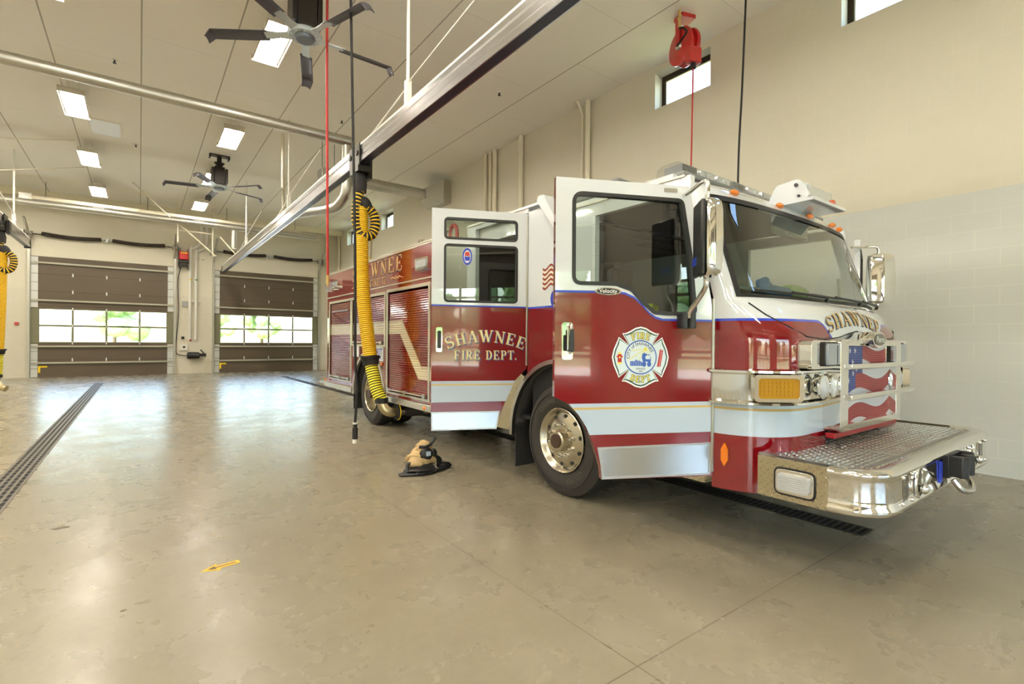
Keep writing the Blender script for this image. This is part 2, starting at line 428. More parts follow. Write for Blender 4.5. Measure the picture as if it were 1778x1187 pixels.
# ------------------------------------------------------------------ room shell
XL, XR, YN, YF, H = -9.3, 7.353, -5.6, 23.7, 6.29
DOORX = (-6.44, -0.98, 4.48); DW = 2.042; DH = 4.2
part('floor', fl, None, lambda b: b.box((XL-.4, YN-.4, -.2), (XR+.4, YF+.4, 0)), kind='structure')
part('ceiling', ce, None, lambda b: b.box((XL-.4, YN-.4, H), (XR+.4, YF+.4, H+.3)), kind='structure')
MYZ = lambda X0: frame((X0, 0, 0), (0, 1, 0), (0, 0, 1), (1, 0, 0))
MXZ = lambda Y0: frame((0, Y0, 0), (1, 0, 0), (0, 0, 1), (0, 1, 0))
WIN = [(-3.8, 1.08), (-.8, 1.08), (2.2, 1.08), (5.16, 1.08), (17.75, 1.1), (21.7, 1.0)]
holes = [rect(y-wd/2, 5.54, y+wd/2, 6.17) for y, wd in WIN]
part('wall_right', wall_y, None, lambda b: b.prism([rect(YN-.4, 0, YF+.4, H)]+holes, 0, .35, MYZ(XR)), kind='structure', smooth=0)
part('wall_left', wall_y, None, lambda b: b.prism([rect(YN-.4, 0, YF+.4, H)], -.3, 0, MYZ(XL)), kind='structure', smooth=0)
def endwall(Y0, s):
    return lambda b: b.prism([[(XL, 0)]+[p for x in DOORX for p in ((x-DW, 0), (x-DW, DH), (x+DW, DH), (x+DW, 0))]+[(XR, 0), (XR, H), (XL, H)]], 0, .3*s, MXZ(Y0))
part('wall_back', wall_x, None, endwall(YF, 1), kind='structure', smooth=0)
part('wall_front', wall_x, None, endwall(YN, -1), kind='structure', smooth=0)
bronze = mat('bronze_frame', (48, 38, 26), .4, .4)
for i, (y, wd) in enumerate(WIN):
    t_ = thing('window_%d' % (i+1), None, None, (XR+.2, y, 5.85), kind='structure')
    M = MYZ(XR+.2)
    part('window_frame', bronze, t_, lambda b: b.prism([rect(y-wd/2, 5.54, y+wd/2, 6.17), rect(y-wd/2+.07, 5.60, y+wd/2-.07, 6.08)], 0, .06, M), smooth=0)
    part('window_bead', alum, t_, lambda b: b.prism([rect(y-wd/2+.07, 5.60, y+wd/2-.07, 6.08), rect(y-wd/2+.09, 5.615, y+wd/2-.09, 6.06)], .01, .04, M), smooth=0)
    part('window_pane', pane_glass, t_, lambda b: b.box((XR+.225, y-wd/2+.08, 5.61), (XR+.229, y+wd/2-.08, 6.07)), smooth=0)

# sectional doors ------------------------------------------------------------
door_brown = mat('door_panel', (88, 76, 60), .5)
door_frame = mat('door_glazing_bar', (120, 118, 92), .45)
stile = mat('door_stile', (206, 208, 204), .4, .3)
spring_m = mat('coil_spring', (58, 48, 42), .6, .4)
yel_sign = mat('yellow_marking', (240, 205, 30), .5)
def sectional(num, rows=(1.2, 1.8)):
    d = thing('door_%d' % num, None, None, kind='structure')
    hx = 2.04
    for k in [k for k in range(7) if round(k*.6, 1) not in rows]:
        z0 = k*.6
        def f(b, z0=z0):
            b.box((-hx, .003, z0), (hx, .045, z0+.6)); b.box((-hx, 0, z0+.006), (hx, .003, z0+.594))
            for q in (.20, .40): b.box((-hx+.2, -.006, z0+q-.006), (hx-.2, .0, z0+q+.006))
            b.box((-hx+.2, -.004, z0+.57), (hx-.2, 0, z0+.594))
        part('door_section', door_brown, d, f, smooth=0)
    part('panel_seams', mat('panel_seam', (52, 44, 34), .6), d, lambda b: [b.box((-hx+.2, -.003, z-.006), (hx-.2, .0, z+.006)) for z in [.2, .6, .8, 3.0, 3.2, 3.4, 3.6, 3.8, 4.0, 2.5] if not any(r <= z-.05 <= r+.55 for r in rows)], smooth=0)
    xs = [-hx, -hx+.2]; px = [-1.84, -.94, .0, .98, 1.84]
    for z0 in rows:
        def f(b, z0=z0):
            L = [rect(-hx, z0, hx, z0+.6)]
            for a, c_ in zip(px[:-1], px[1:]): L.append(rect(a+.03, z0+.035, c_-.03, z0+.57))
            b.prism(L, 0, .045, MXZ(0))
        s_ = part('glazed_section', door_frame, d, f, smooth=0)
        for a, c_ in zip(px[:-1], px[1:]):
            part('pane', pane_glass, s_, lambda b: b.box((a+.03, .02, z0+.035), (c_-.03, .024, z0+.57)), smooth=0)
    for z in (.5, 1.08, 2.68, 3.98): part('reinforcing_strut', mat('strut_metal', (176, 174, 156), .5, .2), d, lambda b: (b.box((-hx+.02, -.07, z-.018), (hx-.02, -.0105, z+.018)), b.box((-hx+.02, -.075, z-.03), (hx-.02, -.07, z+.03))), smooth=0)
    for sx in (-1, 1):
        def f(b):
            x0, x1 = sorted((sx*(hx-.19), sx*(hx-.005)))
            for za, zb in ((0.0, 1.16), (2.42, 4.18)):
                b.box((x0, -.012, za+.01), (x1, -.001, zb))
        e = part('end_stile', stile, d, f, smooth=0)
        part('stile_seams', darkmetal, e, lambda b: [b.box((min(sx*1.85, sx*2.03), -.016, z-.006), (max(sx*1.85, sx*2.03), -.0125, z+.006)) for z in (.3, .6, .9, 2.7, 3.0, 3.3, 3.6, 3.9)], smooth=0)
        for z in [.6*k for k in range(1, 7)]:
            if sx == 1: pass
        def tr(b):
            xx = sx*(DW+.04)
            b.box((xx-.035, -.10, 0), (xx+.035, -.09, 4.9)); b.box((xx+sx*.03-.005, -.10, 0), (xx+sx*.03+.005, -.004, 4.9)); b.box((xx-sx*.045-.004, -.06, 0), (xx-sx*.045+.004, -.02, 4.55))
        part('vertical_track', galv, d, tr, smooth=0)
        part('lift_track', steel, d, lambda b: b.tube([(sx*(DW+.02), -.08, 4.5), (sx*(DW+.02), -.35, 4.95), (sx*(DW+.02), -1.2, 5.3)], .035, 6), smooth=0)
    for x in px[1:-1]:
        def hg(b, x=x):
            for z in (.6, 3.0, 3.6): b.add([(x-.022, -.014, z), (x, -.02, z-.08), (x+.022, -.014, z), (x, -.02, z+.08)], [(0, 1, 2, 3)]); b.box((x-.02, -.016, z-.05), (x+.02, -.011, z+.05))
            for z in (1.2, 1.8, 2.4): b.box((x-.018, -.018, z-.05), (x+.018, -.0005, z+.05))
        part('hinge_row', stile, d, hg, smooth=0)
    def sp(b, x0, x1, z0, z1):
        n = 70; pts = []; rr = []
        for i in range(n+1):
            u = i/n; sag = -.05*sin(PI*u)
            pts.append((x0+(x1-x0)*u, -.16, z0+(z1-z0)*u+sag)); rr.append(.075 if i % 2 else .065)
        b.tube(pts, rr, 12)
    part('spring_shaft', darkmetal, d, lambda b: b.cyl((-2.25, -.16, 4.93), (2.25, -.16, 4.93), .016, n=8))
    part('torsion_spring', spring_m, d, lambda b: sp(b, -1.75, -.16, 4.96, 4.95), smooth=0)
    part('torsion_spring', spring_m, d, lambda b: sp(b, .16, 1.75, 4.95, 4.96), smooth=0)
    part('centre_bearing', stile, d, lambda b: (b.box((-.04, -.22, 4.86), (.04, -.004, 5.0)), b.ball((-.1, -.16, 4.95), .05), b.ball((.1, -.16, 4.95), .05)))
    for sx in (-1, 1):
        part('cable_drum', galv, d, lambda b: b.lathe([(0, .02), (0, .10), (.03, .11), (.04, .085), (.13, .085), (.14, .11), (.16, .11), (.16, .02)], (sx*1.98, -.16, 4.93), (sx, 0, 0), 20))
        part('end_bracket', galv, d, lambda b: b.box((sx*2.2-.01, -.3, 4.78), (sx*2.2+.01, -.004, 5.06)))
    part('floor_seal', rubber, d, lambda b: b.box((-hx, .005, .0), (hx, .04, .012)))
    part('corner_marking', yel_sign, d, lambda b: b.prism([[(-1.84, .16), (-1.78, .16), (-1.78, .34), (-1.6, .34), (-1.6, .40), (-1.84, .40)]], -.012, -.008, MXZ(0)), smooth=0)
    return d
dr = sectional(1); dr.location = (DOORX[1], YF+.02, 0)
d2 = dup(dr, (DOORX[2], YF+.02, 0)); d2.name = 'door_2'
d3 = dup(dr, (DOORX[0], YF+.02, 0)); d3.name = 'door_3'
de = sectional(4, (.6, 1.2, 1.8, 2.4))  # unseen near doors: two extra glazed rows added to let in more daylight
for i, x in enumerate(DOORX):
    if i == 0: q = de; q.location = (x, YN-.02, 0)
    else: q = dup(de, (x, YN-.02, 0)); q.name = 'door_%d' % (4+i); q.rotation_euler = (0, 0, PI)

# outside: ground, trees -------------------------------------------------------
grass = mat('mown_grass', (120, 140, 70), .9); N = NT(grass); P, X, Y, Z = N.pos()
c = N.mix(N.noise(P, .15, 4), s2l((126, 140, 78)), s2l((170, 172, 120)))
N.put(N.b.inputs['Base Color'], c)
apron = mat('concrete_apron', (214, 208, 194), .85)
for nm, y0, y1 in (('trim_1', YF+.4, YF+16), ('trim_2', YN-16, YN-.4)):
    part(nm, apron, None, lambda b: b.box((-16, min(y0, y1), -.2), (16, max(y0, y1), -.005)), kind='structure')
gr = part('trim_3', grass, None, lambda b: b.prism([rect(-120, -120, 120, 140), rect(-16, YN-16, 16, YF+16)], -.25, -.03), kind='structure')
leafm = mat('tree_foliage', (86, 112, 54), .9); N = NT(leafm); P, X, Y, Z = N.pos()
N.put(N.b.inputs['Base Color'], N.mix(N.noise(P, 2.2, 4), s2l((96, 124, 76)), s2l((160, 178, 124))))
barkm = mat('tree_bark', (80, 64, 48), .9)
def tree(x, y, h, r, label, seed):
    rr = random.Random(seed); t_ = thing('tree', label, 'tree', (x, y, -.03), 'trees on the grass beyond the doors')
    part('trunk', barkm, t_, lambda b: b.tube([(x, y, -.1), (x+.1, y, h*.4), (x, y+.1, h*.7)], [.22, .16, .06], 8))
    def cr(b):
        for i in range(26):
            a = rr.uniform(0, 2*PI); q = rr.uniform(0, 1)**.6*r; z = rr.uniform(.35, 1)
            s = r*rr.uniform(.28, .45)*(1.15-z*.5)
            o = len(b.v); b.ball((x+q*cos(a)*(1.2-z*.7), y+q*sin(a)*(1.2-z*.7), h*z-s*.3), s, n=10, m=7)
            for k in range(o, len(b.v)): v = b.v[k]; b.v[k] = tuple(v[j]+rr.uniform(-.09, .09)*r*.4 for j in range(3))
    part('crown', leafm, t_, cr, smooth=0)
tr_lab = {True: 'green leafy tree seen through the panes of the far garage doors', False: 'green tree on the lawn outside the near garage doors'}
for i, (x, y, h, r) in enumerate([(-11, 70, 7, 3.2), (-2.5, 78, 7, 3.2), (6, 71, 7.5, 3.2), (14, 79, 7, 3), (23, 72, 8, 3.4), (-21, 78, 8, 3.6), (32, 80, 9, 3.6)]):
    tree(x, y, h, r, tr_lab[True], i)
for i, (x, y, h, r) in enumerate([(-26, -38, 8, 3.8), (-17, -42, 7, 3.4), (-8, -40, 8, 4), (2, -44, 7.5, 3.6), (11, -40, 7, 3.4), (-36, -30, 8, 4)]):
    tree(x, y, h, r, tr_lab[False], i+20)

# ------------------------------------------------------------------ light fixtures
tube_m = mat('lit_tube', (255, 240, 214), .4, emit=(255, 247, 234), es=LAMP)
reflm = mat('white_reflector', (196, 190, 174), .35)
def fixture():
    t_ = thing('light_fixture', 'x', 'ceiling light', (0, 0, 5.95), 'fluorescent high-bay fixtures')
    def hs(b):
        b.box((-.18, -.65, 6.03), (.18, .65, 6.05))
        for sx in (-1, 1): b.add([(sx*.18, -.65, 6.05), (sx*.20, -.65, 5.95), (sx*.20, .65, 5.95), (sx*.18, .65, 6.05)], [(0, 1, 2, 3)])
        for sy in (-1, 1): b.box((-.20, sy*.65-.01, 5.95), (.20, sy*.65+.01, 6.05))
    part('housing', reflm, t_, hs, smooth=0, recalc=False)
    for cx in (-.088, .088):
        def rf(b):
            for sx in (-1, 1): b.add([(cx+sx*.03, -.63, 6.025), (cx+sx*.085, -.63, 5.975), (cx+sx*.085, .63, 5.975), (cx+sx*.03, .63, 6.025)], [(0, 1, 2, 3)])
        part('reflector', reflm, t_, rf, smooth=0, recalc=False)
        for dx in (-.022, .022): part('fluorescent_tube', tube_m, t_, lambda b: b.cyl((cx+dx, -.6, 5.972), (cx+dx, .6, 5.972), .013, n=8))
    part('hanger', cream, t_, lambda b: (b.prism([[(-.16, 6.05), (.16, 6.05), (.1, 6.13), (-.1, 6.13)]], -.45, -.44, MXZ(0)), b.cyl((-.08, -.44, 6.12), (-.08, -.44, H), .006, n=6), b.cyl((.08, -.44, 6.12), (.08, -.44, H), .006, n=6), b.cyl((0, .44, 6.05), (0, .44, H), .006, n=6)), smooth=0)
    return t_
fx = fixture(); first = True
rows = [(-1.05, 'left'), (1.64, 'right'), (-6.5, None), (-4.0, None)]
ordn = {20.4: 'farthest', 16.8: 'second farthest', 13.1: 'third farthest', 8.5: 'nearest visible'}
for x, side in rows:
    for y in (20.4, 16.8, 13.1, 8.5, 4.3, .1, -3.6):
        if side and y in ordn: lab = 'lit fluorescent ceiling fixture, %s of the %s row of fixtures' % (ordn[y], side)
        elif side: continue_lab = True; lab = 'added fluorescent ceiling fixture out of view overhead, nearer than the big fan, %s row' % side  # out-of-view fixtures, added along the visible rows for their light
        else: lab = 'lit fluorescent ceiling fixture above the bays left of the picture'
        if first: fx.location = (x, y, 5.95); fx['label'] = lab; first = False
        else: dup(fx, (x, y, 5.95), lab)

# ------------------------------------------------------------------ ceiling fans
blade_m = mat('fan_blade', (84, 82, 88), .35, .3); arm_m = mat('fan_arm', (196, 206, 208), .35, .5)
def fan(cx, cy, a0, label):
    hz = 5.42; f = thing('ceiling_fan', label, 'ceiling fan', (cx, cy, hz), 'big ceiling fans')
    part('mounting_plate', darkmetal, f, lambda b: (b.box((cx-.24, cy-.1, H-.03), (cx+.24, cy+.1, H)), b.box((cx-.24, cy-.1, H-.09), (cx-.2, cy+.1, H-.03)), b.box((cx+.2, cy-.1, H-.09), (cx+.24, cy+.1, H-.03))))
    part('down_rod', darkmetal, f, lambda b: (b.cyl((cx, cy, H-.3), (cx, cy, H-.03), .055), b.lathe([(0, .06), (.1, .13), (.12, .06)], (cx, cy, H-.3), (0, 0, 1))))
    def mo(b):
        b.box((cx-.12, cy-.12, hz+.1), (cx+.12, cy+.12, H-.32))
        for sx in (-1, 1): b.box((cx+sx*.16-.03, cy-.14, hz+.12), (cx+sx*.16+.03, cy+.14, H-.36))
        for k in range(6): b.box((cx-.125, cy-.125+k*.046, hz+.15), (cx+.125, cy-.11+k*.046, H-.4))
    part('motor_drive', darkmetal, f, mo, bevel=.008)
    hb = part('hub', arm_m, f, lambda b: (b.lathe([(0, .0), (0, .2), (.03, .22), (.06, .2), (.08, .1), (.09, 0)], (cx, cy, hz), (0, 0, 1)), [b.cyl((cx+.17*cos(k*PI/5), cy+.17*sin(k*PI/5), hz-.015), (cx+.17*cos(k*PI/5), cy+.17*sin(k*PI/5), hz), .014, n=6) for k in range(10)]))
    part('hub_cap', mat('fan_cap', (110, 116, 126), .3, .3), hb, lambda b: b.lathe([(0, 0), (0, .11), (.03, .13), (.04, .13)], (cx, cy, hz-.042), (0, 0, 1)))
    for k in range(5):
        a = rad(a0+72*k); U = Vector((cos(a), sin(a), 0)); V = Vector((-sin(a), cos(a), 0)); pt = rad(14)
        V2 = V*cos(pt)+Vector((0, 0, 1))*sin(pt); N2 = U.cross(V2); M = frame((cx, cy, hz+.02), U, V2, N2)
        ar = part('blade_arm', arm_m, f, lambda b: b.prism([[(.12, -.07), (.34, -.045), (.52, -.075), (.52, .075), (.34, .045), (.12, .07)]], -.006, .006, M), smooth=0)
        def bl(b):
            prof = []
            for i in range(13):
                y = -.085+.17*i/12; prof.append((y, .022*(1-(y/.085)**2)))
            xs = [.48+.09*i for i in range(9)]+[1.24, 1.27, 1.29]
            def fn(x, i):
                y, c_ = prof[int(i)]; bend_ = 0 if x < 1.2 else (x-1.2)*1.1
                return M@Vector((x-(max(0, x-1.2))*.3, y*(1-.25*max(0, x-1.2)/.09), c_-.012-bend_))
            b.grid(fn, xs, range(13))
        part('blade', blade_m, f, bl, solid=.008, recalc=False)
    return f
fan(1.75, 7.05, 2, 'large five-blade ceiling fan near the camera with dark blades and pale arms')
fan(1.69, 15.5, 24, 'smaller-looking distant five-blade ceiling fan near the far garage doors')

# ------------------------------------------------------------------ exhaust extraction rails and hoses
railm = mat('rail_aluminium', (206, 206, 208), .22, .95)
slotm = mat('rail_slot', (40, 42, 54), .35, .3)
def rail(x, y0, y1, label, rods):
    t_ = thing('exhaust_rail', label, 'exhaust rail', (x, (y0+y1)/2, 4.03), 'overhead exhaust hose rails')
    M = frame((x, y0, 0), (1, 0, 0), (0, 0, 1), (0, 1, 0)); Lg = y1-y0
    prof = [(0, 4.03), (.012, 4.03), (.012, 4.06), (.045, 4.075), (.045, 4.10), (.085, 4.10), (.085, 4.075), (.118, 4.06), (.118, 4.03), (.13, 4.03), (.13, 4.10), (.122, 4.12), (.122, 4.19), (.13, 4.21), (.13, 4.27), (0, 4.27), (0, 4.21), (.008, 4.19), (.008, 4.12), (0, 4.10)]
    part('rail_extrusion', railm, t_, lambda b: b.prism([prof], 0, Lg, M), smooth=0)
    part('rubber_seal', slotm, t_, lambda b: b.prism([[(.014, 4.032), (.116, 4.032), (.08, 4.072), (.05, 4.072)]], .01, Lg-.01, M), smooth=0)
    part('end_cap', darkmetal, t_, lambda b: b.box((x-.01, y1, 4.0), (x+.14, y1+.02, 4.28)))
    part('top_channel', whitem, t_, lambda b: b.box((x+.03, y0, 4.27), (x+.10, y1, 4.33)), smooth=0)
    for ry, full in rods:
        def rd(b):
            b.cyl((x+.065, ry, 4.33), (x+.065, ry, H), .022, n=10)
            b.box((x+.03, ry-.035, 4.33), (x+.10, ry+.035, 4.62))
        part('hanger_rod', whitem, t_, rd)
        part('brace', whitem, t_, lambda b: (b.cyl((x+.065, ry+.02, 4.55), (x+.065, ry+1.3, 4.335), .012, n=8), b.cyl((x+.065, ry-.02, 4.6), (x+.065, ry-2.4, 4.9), .009, n=8)))
    return t_
rl = rail(2.6, -2.0, 22.85, 'long aluminium exhaust rail running above the left side of the fire engine', [(1.0, 1), (5.81, 1), (12.02, 1), (17.6, 1)])
rail(-2.72, -2.0, 20.3, 'aluminium exhaust rail end at the left edge of the picture', [(6.0, 1), (12.0, 1), (18.3, 1)])
yb = mat('hose_groove', (176, 132, 10), .6); blk_band = mat('hose_black_band', (34, 30, 26), .6)
def corr(b, path, r, pitch=.03, dr=.008, n=16):
    P_ = [Vector(p) for p in path]; L = [0]
    for a, c_ in zip(P_[:-1], P_[1:]): L.append(L[-1]+(c_-a).length)
    m = int(L[-1]/pitch*3); m -= m % 3; pts = []; rr = []
    for i in range(m+1):
        d = L[-1]*i/m; k = max(j for j in range(len(L)) if L[j] <= d+1e-9); k = min(k, len(P_)-2)
        pts.append(P_[k].lerp(P_[k+1], (d-L[k])/(L[k+1]-L[k]))); rr.append(r if i % 3 else r-dr)
    b.tube(pts, rr, n, cap=False)
    nf = len(b.f)-m*n
    for i in range(m):
        if i % 3 == 2 or (pitch > .05 and i % 3 == 0):
            for k in range(n): b.mi[nf+i*n+k] = 1
def smoothp(pts, n=8):
    P_ = [Vector(p) for p in pts]; out = []
    for i in range(len(P_)-1):
        p0 = P_[max(i-1, 0)]; p1 = P_[i]; p2 = P_[i+1]; p3 = P_[min(i+2, len(P_)-1)]
        for k in range(n):
            u = k/n; out.append(.5*((2*p1)+(p2-p0)*u+(2*p0-5*p1+4*p2-p3)*u*u+(3*p1-p0-3*p2+p3)*u**3))
    return out+[P_[-1]]
def hose(label, straight=False):
    x, y = 2.665, 7.5
    t_ = thing('exhaust_hose', label, 'exhaust hose', (x, y, 0), 'yellow exhaust hoses')
    tl = part('trolley', darkmetal, t_, lambda b: (b.box((x-.09, y-.22, 3.98), (x-.072, y+.22, 4.30)), b.box((x+.072, y-.22, 3.98), (x+.09, y+.22, 4.30)), b.box((x-.09, y-.18, 3.90), (x+.09, y+.18, 3.99)), b.box((x+.1, y-.1, 3.84), (x+.16, y+.14, 4.16)), [b.cyl((x-.11, y+q, 4.16), (x-.09, y+q, 4.16), .04, n=14) for q in (-.14, .14)]), bevel=.004)
    part('swivel_duct', rubber, t_, lambda b: b.lathe([(0, .09), (.14, .10), (.22, .08), (.3, .08)], (x-.0, y-.02, 3.62), (0, 0, 1)))
    loop = smoothp([(x-.0, y-.02, 3.66), (x-.05, y-.02, 3.42), (x-.05, y-.03, 3.15), (x+.03, y-.05, 2.98), (x+.17, y-.05, 3.0), (x+.23, y-.05, 3.16), (x+.2, y-.04, 3.33), (x+.09, y-.03, 3.42)])
    part('loop_hose', [yellow, blk_band], t_, lambda b: corr(b, loop, .075, .055, .01))
    part('hose_saddle', rubber, t_, lambda b: (b.tube(smoothp([(x+.10, y-.03, 3.40), (x+.06, y-.02, 3.48), (x+.02, y, 3.46), (x+.02, y, 3.34)], 5), .095, 14), b.cyl((x+.06, y-.01, 3.5), (x+.0, y-.02, 3.9), .008, n=6)))
    if straight: main = smoothp([(x+.02, y, 3.4), (x, y, 2.2), (x-.03, y-.02, 1.1)]); low = smoothp([(x-.03, y-.02, .98), (x-.05, y, .45)]); nz = [(x-.05, y, .46), (x-.05, y, .34), (x+.02, y-.05, .22), (x+.12, y-.1, .17)]
    else: main = smoothp([(x+.02, y, 3.4), (x+.04, y-.05, 2.2), (x+.10, y-.22, 1.15)]); low = smoothp([(x+.11, y-.24, 1.02), (x+.15, y-.34, .7), (x+.2, y-.42, .5)]); nz = [(x+.2, y-.42, .50), (x+.23, y-.47, .39), (x+.30, y-.50, .345), (x+.40, y-.50, .34)]
    part('hose', [yellow, yb], t_, lambda b: corr(b, main, .105))
    part('grip_collar', rubber, t_, lambda b: (b.tube([main[-1], low[0]], [.135, .11], 16), b.tube([Vector(main[-1])+Vector((0, 0, .01)), Vector(main[-1])-Vector((0, 0, .02))], .15, 16)))
    part('lower_hose', [mat('hose_yellow_green', (226, 214, 40), .5), blk_band], t_, lambda b: corr(b, low, .095, .035, .007))
    part('elbow_nozzle', mat('brass_steel', (190, 176, 140), .3, 1), t_, lambda b: b.tube(smoothp(nz, 5), .075, 18))
    part('hose_cuff', rubber, t_, lambda b: b.tube([Vector(nz[0])+Vector((0, 0, .05)), nz[0]-Vector((0, 0, .0)) if False else Vector(nz[0])-Vector((0, 0, .03))], .098, 16))
    return t_
hose('yellow corrugated exhaust hose clamped to the tailpipe of the fire engine')
hh = hose('yellow corrugated exhaust hose hanging free at the left edge of the picture', True)
hh.location = Vector(hh.location)+Vector((-5.32, 9.3, 0))

# ------------------------------------------------------------------ ducts
def duct(name, label, pts, r, seam=.35, extra=None, cat='duct'):
    t_ = thing(name, label, cat, pts[0])
    def sm(b):
        b.tube(pts, r, 18)
        for a, c_ in zip(pts[:-1], pts[1:]):
            a = Vector(a); c_ = Vector(c_); L = (c_-a).length
            if L < .8: continue
            d = (c_-a)/L; k = seam
            while k < L: b.tube([a+d*(k-.008), a+d*(k+.008)], r+.006, 18); k += seam
    part('pipe_run', galv, t_, sm)
    if extra: extra(t_)
    return t_
duct('ventilation_duct', 'long galvanised spiral duct crossing the ceiling nearest the camera', [(-9.2, 10.65, 5.6), (3.62, 10.65, 5.6)], .10)
duct('ventilation_duct', 'galvanised duct dropping from the nearest ceiling duct in a curved elbow', [(3.5, 10.65, 5.49)]+smoothp([(3.5, 10.65, 5.3), (3.5, 10.65, 4.6), (3.46, 10.85, 4.36), (3.36, 11.3, 4.28), (2.95, 12.6, 4.35)], 5), .10)
duct('ventilation_duct', 'galvanised duct crossing low in front of the far garage doors', [(-9.2, 18.5, 5.0), (5.05, 18.5, 5.0)], .085)
duct('ventilation_duct', 'short galvanised duct stub dropping from the far duct near the rail end', [(2.45, 18.5, 4.91), (2.45, 18.5, 4.32)], .075)
def boot(t_):
    part('wall_boot', galv, t_, lambda b: (b.add([(6.7, 13.3, 5.55), (6.7, 13.7, 5.55), (6.7, 13.7, 5.85), (6.7, 13.3, 5.85), (7.1, 13.0, 5.45), (7.1, 14.0, 5.45), (7.1, 14.0, 6.1), (7.1, 13.0, 6.1)], [(0, 1, 2, 3), (7, 6, 5, 4), (0, 4, 5, 1), (1, 5, 6, 2), (2, 6, 7, 3), (3, 7, 4, 0)]), b.box((7.1, 12.98, 5.43), (7.352, 14.02, 6.12))), smooth=0)
duct('ventilation_duct', 'wide galvanised duct running into a square boot on the right wall', [(4.1, 13.5, 5.7), (6.75, 13.5, 5.7)], .155, .6, boot)
ht = thing('radiant_heater', 'long white radiant tube heater hung high across the far bays', 'heater', (2, 21.5, 5.7))
part('reflector_hood', cream, ht, lambda b: b.prism([[(21.3, 5.68), (21.42, 5.80), (21.58, 5.80), (21.7, 5.68), (21.69, 5.67), (21.57, 5.785), (21.43, 5.785), (21.31, 5.67)]], -2.7, 5.2, MYZ(0)), smooth=0)
part('burner_tube', galv, ht, lambda b: b.cyl((-2.7, 21.5, 5.70), (6.3, 21.5, 5.70), .05))
part('burner_box', whitem, ht, lambda b: b.box((-3.0, 21.35, 5.6), (-2.7, 21.65, 5.84)))
part('support_chains', darkmetal, ht, lambda b: [b.cyl((x, 21.5, 5.8), (x, 21.5, H), .008, n=6) for x in (-2.4, .2, 2.6, 5.0)])
hb_ = thing('support_beam', 'cream steel beam high against the far wall above the door springs', 'beam', (0, 22.6, 6.1))
part('beam_web', cream, hb_, lambda b: b.box((XL, 22.9, 6.08), (XR, 23.1, H)))
fh = thing('fan_coil_unit', 'small galvanised grille unit hanging beside the far end of the rail', 'vent unit', (3.9, 12.8, 5.6))
part('casing', galv, fh, lambda b: b.box((3.55, 12.6, 5.35), (3.95, 13.0, 5.6)), bevel=.01)
part('louvre', steel, fh, lambda b: [b.box((3.53, 12.62+k*.06, 5.37), (3.549, 12.65+k*.06, 5.58)) for k in range(6)])
part('hanging_wires', darkmetal, fh, lambda b: [b.cyl((x_, 12.8, 5.6), (x_, 12.8, H), .006, n=6) for x_ in (3.6, 3.9)])

# vertical pipes on the right wall
def wpipe(pts, r, label, bands=(), m=cream, cat='pipe', name='wall_pipe'):
    t_ = thing(name, label, cat, pts[-1])
    part('pipe', m, t_, lambda b: b.tube(pts, r, 12))
    part('clamp', galv, t_, lambda b: [b.tube([Vector(p)+Vector((0, 0, .01)), Vector(p)-Vector((0, 0, .01))], r+.006, 12) for p in [Vector(pts[0]).lerp(Vector(pts[-1]), q) for q in (.35, .7)]])
    for z, cm in bands:
        part('marking_band', cm, t_, lambda b: b.tube([(pts[-1][0], pts[-1][1], z), (pts[-1][0], pts[-1][1], z+.05)], r+.003, 12))
    return t_
green = mat('green_marking', (40, 110, 60), .5)
wpipe([(7.12, 7.45, H), (7.2, 7.45, H-.1), (7.28, 7.45, H-.25), (7.28, 7.45, .0)], .03, 'thin cream wall pipe next to the thicker one, above the front cab door')
wpipe([(7.28, 7.3, H), (7.28, 7.3, 0)], .055, 'thick cream wall pipe directly above the front cab door')
wpipe([(7.28, 9.52, H), (7.28, 9.52, 0)], .06, 'single cream wall pipe above the raised rear cab roof')
wpipe([(7.28, 10.62, H), (7.28, 10.62, 0)], .055, 'right pipe of the cluster of three on the wall, with yellow band', ((4.25, yel_sign),))
wpipe([(7.28, 10.82, H), (7.28, 10.82, 0)], .04, 'middle pipe of the cluster of three on the wall, with yellow band', ((3.9, yel_sign),))
wpipe([(7.28, 11.05, H), (7.28, 11.05, 0)], .045, 'left pipe of the cluster of three on the wall, with green band', ((4.25, green),))
wpipe([(7.28, 19.3, H), (7.28, 19.3, 0)], .05, 'cream wall pipe beside the small far right window', ((4.6, yel_sign),))
wpipe([(7.28, 19.65, H), (7.28, 19.65, 0)], .035, 'thin cream wall pipe left of the one beside the small far window')
wpipe([(7.28, 23.1, H), (7.28, 23.1, 0)], .05, 'cream pipe in the far right corner of the room')

# between the far doors ---------------------------------------------------------
wpipe(smoothp([(1.95, 23.62, H), (1.95, 23.62, 5.25), (1.66, 23.62, 4.95), (1.60, 23.62, 4.75), (1.60, 23.62, 1.35)], 3), .05, 'left white pipe of the pair on the pillar between the far doors', ((3.7, yel_sign),), whitem)
wpipe(smoothp([(2.15, 23.62, H), (2.15, 23.62, 5.15), (1.86, 23.62, 4.85), (1.80, 23.62, 4.65), (1.80, 23.62, 1.35)], 3), .045, 'right white pipe of the pair on the pillar between the far doors', ((3.7, green),), whitem)
wpipe(smoothp([(1.33, 23.6, 4.3), (1.2, 23.64, 3.7), (1.22, 23.66, 2.4), (1.14, 23.66, 1.0), (1.25, 23.66, .75), (1.5, 23.62, .72)], 5), .014, 'thin dark cable looping down the pillar from the red reel', (), blackp, 'cable', 'power_cable')
cr_ = thing('cord_reel', 'small red cord reel box high on the pillar between the far doors', 'cord reel', (1.37, 23.5, 4.5))
part('reel_housing', mat('reel_red', (196, 30, 30), .4), cr_, lambda b: (b.box((1.22, 23.35, 4.47), (1.52, 23.6, 4.78)),), bevel=.02)
